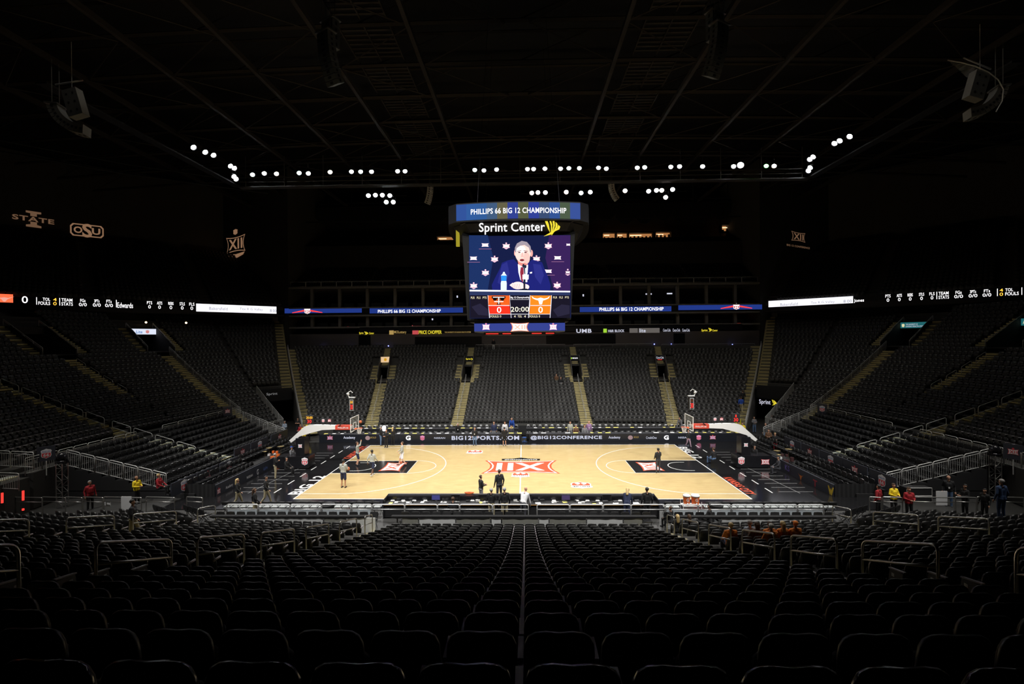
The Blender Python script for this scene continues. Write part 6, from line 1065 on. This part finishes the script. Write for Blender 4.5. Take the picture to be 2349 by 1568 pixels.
def person(loc, rz, pose, label, top='black', bot='khaki', skin='light', hair='brown', H=1.78, sleeve=True, shorts=False, shoes='shoe', longh=False, cap=None, vox=.020, group=None, female=False, badge=False):
    po = POSES[pose]; le = po.get('lean', 0); dr = po.get('drop', 0); ms = [CL[top], CL[bot], SKIN[skin], CL[shoes], CL['eye'], CL['lip']]; caps = []
    def U(p):        # upper body: lean about the hips, then sit down
        x, y, z = p; z -= .95; return np.array([x, y*math.cos(le)+z*math.sin(le), -y*math.sin(le)+z*math.cos(le)+.95-dr])
    def D(p): return np.array([p[0], p[1], p[2]-dr])
    sw = .17 if female else .195; bulk = 1.0
    c = lambda a, b, ra, rb, m: caps.append((np.array(a, float), np.array(b, float), ra, rb, m))
    for s in (-1, 1):
        c(U((s*(sw-.06), 0, 1.38)), U((s*.075, .01, 1.05)), .105, .105, 0); c(U((s*sw, 0, 1.43)), U((s*.04, -.01, 1.46)), .062, .06, 0)
        c(U((s*.06, .02, 1.30)), U((s*.055, .03, 1.12)), .115, .11, 0); c(U((s*.07, 0, 1.02)), D((s*.08, 0, .93)), .112, .112, 0 if top in ('hoodie',) or not shorts else 1)
        c(D((s*.085, -.02, .93)), D((s*.09, 0, .88)), .108, .10, 1)
    c(U((0, -.01, 1.46)), U((0, .01, 1.56)), .058, .052, 2)
    c(U((0, .0, 1.665)), U((0, -.012, 1.70)), .086, .082, 2); c(U((0, .035, 1.60)), U((0, .02, 1.63)), .052, .062, 2); c(U((0, .092, 1.640)), U((0, .083, 1.672)), .014, .010, 2)
    for s in (-1, 1): c(U((s*.086, 0, 1.65)), U((s*.088, -.005, 1.675)), .014, .016, 2); (vox < .018) and c(U((s*.032, .080, 1.682)), U((s*.036, .080, 1.682)), .007, .007, 4)
    c(U((-.02, .082, 1.602)), U((.02, .082, 1.602)), .009, .009, 5)
    for (el, wr), s in zip(po['a'], (1, -1)):
        el = np.array(el, float); wr = np.array(wr, float); e_, w_ = U(el), U(wr); am = 0
        c(U((s*sw, 0, 1.43)), e_, .058, .048, 0); c(e_, w_, .046 if sleeve else .040, .034 if sleeve else .028, 0 if sleeve else 2)
        d = (w_-e_)/np.linalg.norm(w_-e_); c(w_, w_+d*.07, .030, .034, 2); sd = np.cross(d, (0, 1., 0)); sd = sd/(np.linalg.norm(sd)+1e-6); fw = np.cross(sd, d)
        for k, ln in enumerate((.062, .074, .070, .055)): b0 = w_+d*.085+sd*(k-1.5)*.019; m0 = b0+d*ln*.55+fw*.006; c(b0, m0, .0095, .009, 2); c(m0, m0+d*ln*.38-fw*.02, .009, .008, 2)
        c(w_+d*.03+sd*.028, w_+d*.075+sd*.052+fw*.012, .012, .010, 2)
    for (kn_, an), s in zip(po['l'], (1, -1)):
        k_, a_ = D(kn_), D(an); hp = D((s*.09, 0, .90))
        if shorts: mid = hp+(k_-hp)*.85; c(hp, mid, .105, .088, 1); c(mid, k_, .060, .055, 2); c(k_, a_, .054, .036, 2)
        else: c(hp, k_, .098, .070, 1); c(k_, a_, .066, .052, 1)
        c(a_+(0, -.03, -.045), a_+(0, .15, -.055), .042, .036, 3)
    mb = MB()
    for a, b, ra, rb, m in caps: capsule(mb, a, b, ra, rb)
    sc_ = H/1.78; me = mb.mesh('person', ms); o = link('person', me); md = o.modifiers.new('r', 'REMESH'); md.mode = 'VOXEL'; md.voxel_size = vox
    dg = bpy.context.evaluated_depsgraph_get(); me2 = bpy.data.meshes.new_from_object(o.evaluated_get(dg)); o.modifiers.clear(); o.data = me2; bpy.data.meshes.remove(me)
    me2.materials.clear(); [me2.materials.append(m) for m in ms]
    n = len(me2.polygons); ct = np.empty(n*3, np.float32); me2.polygons.foreach_get('center', ct); ct = ct.reshape(-1, 3); best = np.full(n, 9.); mi = np.zeros(n, np.int32)
    for a, b, ra, rb, m in caps:
        t = b-a; L2 = max(t@t, 1e-9); q = np.clip(((ct-a)@t)/L2, 0, 1); d = np.linalg.norm(ct-(a+q[:, None]*t), axis=1)-(ra+(rb-ra)*q); d = d-(.003 if m in (4, 5) else 0); k = d < best; best[k] = d[k]; mi[k] = m
    me2.polygons.foreach_set('material_index', mi); me2.polygons.foreach_set('use_smooth', [True]*n); me2.update()
    o.location = loc; o.rotation_euler.z = rz; o.scale = (sc_,)*3; tag(o, label, 'person', group)
    if hair != 'bald' or cap:
        hb = MB(); hc = U((0, -.014, 1.694)); hb.sphere((0, 0, 0), (.100, .106, .098), 16, 12); vs = []
        for x, y, z in hb.v:       # hairline: pull the face side and nape in
            if y > .02 and z < .035: x *= .80; y = min(y, .055)*.6; z = max(z, .0)
            if z < -.045: x *= .86; y *= .86
            vs.append((x+hc[0], y+hc[1], z+hc[2]))
        hb.v = vs
        if longh: hb.mi = 0; capsule(hb, hc+(0, -.05, -.02), U((0, -.085, 1.42)), .085, .07)
        h = link('hair' if not cap else 'cap', hb.mesh('hair', CL[cap] if cap else HAIR[hair], True), o)
        if cap: bb = MB(); q = hc+(0, .09, .03); bb.frame(q, (.06, 0, 0), (0, .05, -.01), (0, 0, .006)); link('cap_visor', bb.mesh('cap_visor', CL[cap]), h)
    if badge: bb = MB(); q = U((0, .155, 1.12)); bb.frame(q, (.035, 0, 0), (0, .004, 0), (0, 0, .05)); link('badge', bb.mesh('badge', paper_m), o)
    return o
TOPH = dict(stand=1.78, walk=1.78, crossed=1.78, shoot=1.80, phone=1.78, hold=1.78, dribble=1.78, lean=1.70, sit=1.32, crouch=1.20)
def at(u, vtop, pose, H=1.78, z0=0.): return tuple(onZ(u, vtop, z0+TOPH[pose]*H/1.78))[:2]+(z0,)
R = math.radians
def put(u, v, z0, face, pose, label, **k):
    x, y, _ = at(u, v, pose, k.get('H', 1.78), z0); return person((x, y, z0), R(face), pose, label, **k)
# players
a = onZ(820, 1067, .02); sh = person((a[0], a[1], .0), R(-75), 'shoot', 'basketball player in grey hoodie and navy shorts shooting with both arms raised', top='hoodie', bot='navy', shorts=True, H=1.92, skin='light', vox=.016)
a = onZ(854, 1091); person((a[0], a[1], 0), R(-15), 'walk', 'player in grey hoodie and navy shorts seen from behind near the lane', top='hoodie', bot='navy', shorts=True, H=1.93, skin='dark', hair='black', vox=.016, shoes='shoew')
a = onZ(923, 1067); person((a[0], a[1], 0), R(100), 'dribble', 'player in long grey shirt and white shorts dribbling a ball across the lane', top='hoodie', bot='white', shorts=True, H=1.9, skin='light', vox=.016)
bb = onZ(920, 1060, .15); mb = MB(); mb.sphere(tuple(bb), .12, 16, 12); T('basketball', mb, ball_m, 'basketball bouncing at the feet of the player in white shorts', 'ball', smooth=True)
a = onZ(788, 1118); p4 = person((a[0], a[1], 0), R(-10), 'hold', 'player in grey hoodie and navy shorts nearest the left corner, seen from behind', top='hoodie', bot='navy', shorts=True, H=1.93, skin='tan', hair='black', vox=.015)
mb = MB(); mb.sphere((a[0]+.22, a[1]+.28, 1.22), .12, 16, 12); T('basketball', mb, ball_m, 'basketball held by the player nearest the left corner', 'ball', smooth=True)
b = onY(827, 967, .3); mb = MB(); mb.sphere(tuple(b), .12, 16, 12); T('basketball', mb, ball_m, 'basketball in the air above the left hoop', 'ball', smooth=True)
a = onZ(1510, 1084); person((a[0], a[1], 0), R(20), 'phone', 'man in black jacket and cap with phone at his ear, right lane', top='black', bot='charcoal', H=1.84, skin='tan', cap='black', vox=.015, shoes='shoe')
# behind and before the far boards
for args in ((873, 978, 0, -70, 'hold', 'man in black shirt and jeans beside a bright camera light, far sideline', dict(bot='jeans', hair='grey')), (886, 984, 0, 160, 'hold', 'crew member in black aiming a camera light, far sideline', dict(bot='black', H=1.7)), (901, 979, 0, -10, 'hold', 'blonde woman in black standing by the far courtside board', dict(bot='black', hair='blonde', longh=True, female=True, H=1.72)),
             (1089, 979, 0, 175, 'stand', 'man in black shirt and jeans leaning in front of the courtside board', dict(bot='jeans', hair='black', H=1.72, badge=True)), (1157, 979, 0, 10, 'hold', 'person in black shirt and black shorts seen from behind, far sideline', dict(bot='black', shorts=True, hair='black', H=1.76)), (1579, 985, 0, 200, 'walk', 'person in black top and mauve trousers behind the right hoop', dict(bot='mauve', hair='black', H=1.6))):
    put(*args[:6], vox=.022, **args[6])
fx, fy, fz = onY(881, 982, 8.2); mb = MB(); mb.lathe([(.10, -.25), (.16, -.15), (.17, .15), (.10, .25)], (fx, fy, fz), 14); T('camera_light', mb, em('softbox', (1, 1, .97), 5, True), 'glowing white camera light held up at the far sideline', 'light')
for args in ((1051, 974, 0, 180, 'lean', 'man in black leaning over the front press table', dict(hair='grey', bot='black', badge=True), 10.2), (1133, 967, 0, 180, 'stand', 'man in navy jacket standing behind the press tables', dict(top='navy', bot='grey'), 10.3), (1158, 969, 0, 180, 'stand', 'man in white shirt and tie standing behind the press tables', dict(top='white', bot='black'), 10.3), (1174, 960, .12, 180, 'lean', 'man in blue pullover leaning at the rear press table', dict(top='blue', bot='khaki', hair='bald', H=1.8), 12.3),
             (1173, 981, 0, 180, 'sit', 'person in dark jacket seated behind the front press table', dict(top='charcoal', bot='black', H=1.9), 10.2), (1308, 970, 0, 180, 'stand', 'person in grey hoodie standing behind the press tables, right half', dict(top='hoodie', bot='grey'), 10.3), (1321, 978, 0, 180, 'sit', 'person in brown jacket seated behind the press table, right half', dict(top='brown', bot='black', H=1.9), 10.3), (1341, 979, 0, 180, 'sit', 'person in grey suit seated behind the press table, right half', dict(top='grey', bot='grey', H=1.9), 10.3), (1351, 969, 0, 180, 'stand', 'man in purple shirt standing behind the press tables, right half', dict(top='purple', bot='grey', hair='bald', badge=True), 10.4), (1562, 968, .12, 130, 'lean', 'person in grey bending behind the rear press table near the right hoop', dict(top='grey', bot='grey'), 12.3)):
    u, v, z0, f, ps, lb, kw, yy = args; q = onY(u, v, yy); person((q[0], yy, z0-.02), R(f), ps, lb, vox=.022, **kw)
# corner tunnels
for u, v, f, ps, lb, kw in ((653, 965, 170, 'hold', 'man in light blue shirt and khakis at the left corner tunnel', dict(top='ltblue', bot='khaki', badge=True, hair='grey')), (683, 958, 180, 'crossed', 'man in black polo with folded arms by the left tunnel wall', dict(bot='charcoal', hair='black', sleeve=False)), (689, 972, 160, 'hold', 'person in red jacket at the left tunnel', dict(top='red', bot='black')), (697, 974, 200, 'stand', 'person in long yellow vest at the left tunnel', dict(top='yellow', bot='yellow')), (707, 968, 190, 'hold', 'person in yellow shirt at the foot of the left corner steps', dict(top='yellow', bot='black')),
                            (1694, 967, 180, 'hold', 'person in red jacket at the foot of the right corner steps', dict(top='red', bot='grey')), (1703, 968, 150, 'stand', 'person in yellow jacket by the yellow bin', dict(top='yellow', bot='black')), (1730, 955, 175, 'hold', 'woman in grey hoodie and jeans in the right tunnel mouth', dict(top='grey', bot='jeans', female=True, H=1.7)), (1771, 951, 190, 'hold', 'person in black with a badge in the right tunnel', dict(bot='black', badge=True)), (1756, 970, 170, 'stand', 'man in black shirt and jeans by the right rail', dict(bot='jeans', hair='bald')), (1763, 984, 150, 'hold', 'man in brown-grey shirt and jeans beside the right rail', dict(top='brown', bot='jeans')), (1778, 992, 160, 'hold', 'blonde person in black with red trousers beside the right boards', dict(bot='red', hair='blonde', longh=True, female=True, H=1.6))):
    put(u, v, -.06, f, ps, lb, vox=.024, **kw)
q = P(3, 5.2, None, 1, 1); t_ = np.array([-.72*1.2, .3, 0])*1.1
for s_, lb, kw in ((5.0, 'man in blue shirt climbing the right corner steps', dict(top='blue', bot='khaki')), (6.8, 'person in black above the man in blue on the right corner steps', dict(top='black', bot='black'))): q = P(3, s_, None, 1, 1)+np.array([-.7, .35, .1]); person(tuple(q), R(-25), 'walk', lb, vox=.024, **kw)
# baseline areas and left floor
for u, v, z0, f, ps, lb, kw in ((631, 1039, 0, -60, 'crossed', 'man in black top and pale trousers with folded arms, left baseline floor', dict(bot='khaki', hair='grey', H=1.85)), (610, 1091, 0, -80, 'walk', 'man in black jacket and khakis walking past the left baseline banner', dict(bot='khaki', hair='black', badge=True)), (545, 1097, 0, -75, 'walk', 'blonde woman in black jacket and khakis walking beside the left banner', dict(bot='khaki', hair='blonde', longh=True, female=True, H=1.7, badge=True)), (584, 1119, 0, -60, 'walk', 'woman with brown hair in black jacket behind the left bench', dict(bot='khaki', hair='brown', longh=True, female=True, H=1.68, badge=True)),
                                (669, 1023, .2, -100, 'sit', 'photographer in grey jacket and blue cap seated on the left floor', dict(top='grey', bot='charcoal', cap='blue', H=1.8)), (686, 1018, .2, -95, 'sit', 'photographer in light grey-blue top seated beside the left stanchion', dict(top='ltblue', bot='charcoal')), (657, 1048, 0, -90, 'sit', 'person in black seated behind a drum near the left stanchion', dict(bot='black', hair='black')), (1637, 1026, 0, 30, 'sit', 'photographer in black and jeans seated on the right baseline', dict(bot='jeans', hair='brown', badge=True)), (1731, 1021, .2, 120, 'sit', 'person in black lying back behind the right stanchion', dict(bot='blue', hair='black')), (1786, 1046, 0, 80, 'sit', 'person in dark grey seated by the right drums', dict(top='charcoal', bot='charcoal', hair='black'))):
    put(u, v, z0, f, ps, lb, vox=.02, **kw)
# near corners
for u, v, z0, f, ps, lb, kw in ((206, 1102, -.1, -110, 'stand', 'usher in dark red jacket below the left stand railing', dict(top='red', bot='black', hair='grey', skin='tan')), (313, 1091, -.1, -100, 'hold', 'usher in yellow shirt below the left stand railing', dict(top='yellow', bot='black', hair='bald', skin='tan')), (364, 1086, .55, -80, 'sit', 'usher in red jacket seated at the foot of the left stand', dict(top='red', bot='black', hair='blonde')),
                                (2015, 1111, -.1, 30, 'stand', 'usher in dark red jacket by the right drape', dict(top='red', bot='black', hair='black')), (2050, 1108, -.1, 180, 'hold', 'usher woman in yellow shirt facing the seats on the right', dict(top='yellow', bot='black', hair='brown', female=True)), (2085, 1117, -.1, 170, 'hold', 'usher in dark red jacket beside the one in yellow', dict(top='red', bot='black', hair='brown')), (2176, 1090, -.1, 150, 'stand', 'man in dark jacket with badge behind the equipment case', dict(top='black', bot='jeans', hair='bald', badge=True, H=1.85)), (2214, 1110, -.1, 90, 'hold', 'person in dark hooded top in the right near corner', dict(top='black', bot='black', hair='black')), (2259, 1120, -.1, 100, 'stand', 'man with glasses in black at the right near corner', dict(top='black', bot='black', hair='black', H=1.7))):
    put(u, v, z0, f, ps, lb, vox=.018, **kw)
q = CAM+ray(2297, 1098)*21.5; person((q[0], q[1], q[2]-1.84), R(8), 'stand', 'grey-haired man in a blue suit seen from behind at the right edge rail', top='suit', bot='suit', hair='grey', H=1.84, vox=.014)
q = CAM+ray(304, 1145)*21.5; person((q[0], q[1], q[2]-1.8), R(-70), 'walk', 'man in black sweater and khakis stepping down the left outer aisle', top='charcoal', bot='khaki', hair='black', H=1.8, vox=.014)
# around the scorer's table
for u, v, z0, f, ps, lb, kw in ((1103, 1089, 0, -60, 'hold', 'young man in black jacket on the court side of the scorer\'s table', dict(bot='grey', hair='brown', badge=True, H=1.75)), (1145, 1076, 0, 30, 'stand', 'tall man in black jacket and grey trousers on the near sideline', dict(bot='charcoal', hair='brown', H=1.95))):
    a = onZ(u, v, H_*0+1.78*1.0); put(u, v, z0, f, ps, lb, vox=.015, **kw)
for u, v, yy, f, ps, lb, kw in ((1127, 1117, -11.0, -20, 'hold', "grey-haired man in black sweater and khakis behind the scorer's table", dict(bot='khaki', hair='grey', H=1.8)), (1157, 1112, -11.05, 10, 'stand', "balding man in black sweater and pale khakis behind the scorer's table", dict(bot='khaki', hair='grey', H=1.86)), (1200, 1119, -10.95, -30, 'lean', "man in light grey shirt bending over the scorer's table", dict(top='white', bot='charcoal', hair='bald', H=1.84)), (1039, 1140, -11.0, 5, 'sit', "person with brown hair in black seated at the scorer's table", dict(bot='black', hair='brown')),
                                (1438, 1126, -10.95, -20, 'lean', "blonde woman in navy bending over the scorer's table", dict(top='navy', bot='navy', hair='blonde', longh=True, female=True)), (1484, 1117, -11.1, 5, 'stand', "tall man in black suit behind the right end of the scorer's table", dict(bot='black', hair='black', H=1.88)), (1538, 1166, -12.1, 40, 'sit', 'person in black sitting bent behind the rail, right of the centre', dict(bot='black', hair='brown', H=1.6)), (1627, 1158, -12.15, 60, 'sit', 'man in black seated behind the rail near the cooler cart', dict(bot='black', hair='black')), (1554, 1180, -13.45, 5, 'sit', 'woman with long blonde hair seated in the front row of the near stand', dict(bot='black', hair='blonde', longh=True, female=True, H=1.7)), (1581, 1178, -13.45, 0, 'sit', 'woman with long dark hair seated in the front row of the near stand', dict(bot='black', hair='brown', longh=True, female=True, H=1.7))):
    q = onY(u, v, yy); person((q[0], yy, -.06), R(f), ps, lb, vox=.014, **kw)
# fans in the near right stand: each in a real seat
ns = [q for q in seats if q[4] == 'near' and q[0] > 5]
for u, v, lb, kw in ((1686, 1197, 'fan in orange with blond hair, leftmost of the orange group in the near stand', dict(top='orange', hair='blonde')), (1726, 1202, 'grey-haired fan in pale shirt in the orange group', dict(top='ltblue', hair='grey')), (1742, 1199, 'fan with long brown hair in the orange group', dict(top='brown', hair='brown', longh=True, female=True)), (1764, 1199, 'fan in orange shirt and brown hair, further row of the orange group', dict(top='orange', hair='brown')), (1768, 1207, 'white-haired fan in orange shirt, nearer row of the orange group', dict(top='orange', hair='white')), (1796, 1196, 'blonde woman in orange in the orange group', dict(top='orange', hair='blonde', longh=True, female=True)), (1828, 1195, 'fan in orange shirt and orange cap, rightmost of the orange group', dict(top='orange', hair='grey', cap='orange', skin='tan'))):
    used = globals().setdefault('_used', set())
    q = min((s for s in ns if (s[0], s[1]) not in used), key=lambda s: math.hypot(*(np.array(proj((s[0], s[1], s[2]+1.33))[:2])-(u, v))*(1, 1.5))); used.add((q[0], q[1]))
    person((q[0], q[1]+.16, q[2]), q[3], 'sit', lb, bot='navy', vox=.013, **kw)
fs = [q for q in seats if q[4] == 'far']
for u, v, lb, c in ((1273, 861, 'person in brown jacket seated high in the far stand, left of two', 'brown'), (1287, 861, 'person in black seated high in the far stand, right of two', 'black')):
    q = min(fs, key=lambda s: math.hypot(*(np.array(proj((s[0], s[1], s[2]+1.3))[:2])-(u, v)))); person((q[0], q[1]-.16, q[2]), q[3], 'sit', lb, top=c, bot='khaki' if c == 'brown' else 'white', vox=.03)
q = onY(1132, 777, 36.8); person((q[0], 36.8, q[2]-1.78), R(180), 'stand', 'person in black shirt and white trousers on the far top platform', top='black', bot='white', vox=.03)
for u, v, nm in ((622, 899, 'first'), (633, 905, 'second')): 
    q = P(3.3 if nm == 'second' else 3.6, 13.6, 2.62, -1, 1); person(tuple(q), R(200), 'stand', 'dark figure standing on the ledge above the left tunnel, %s from the left' % nm, top='black', bot='black', vox=.03)
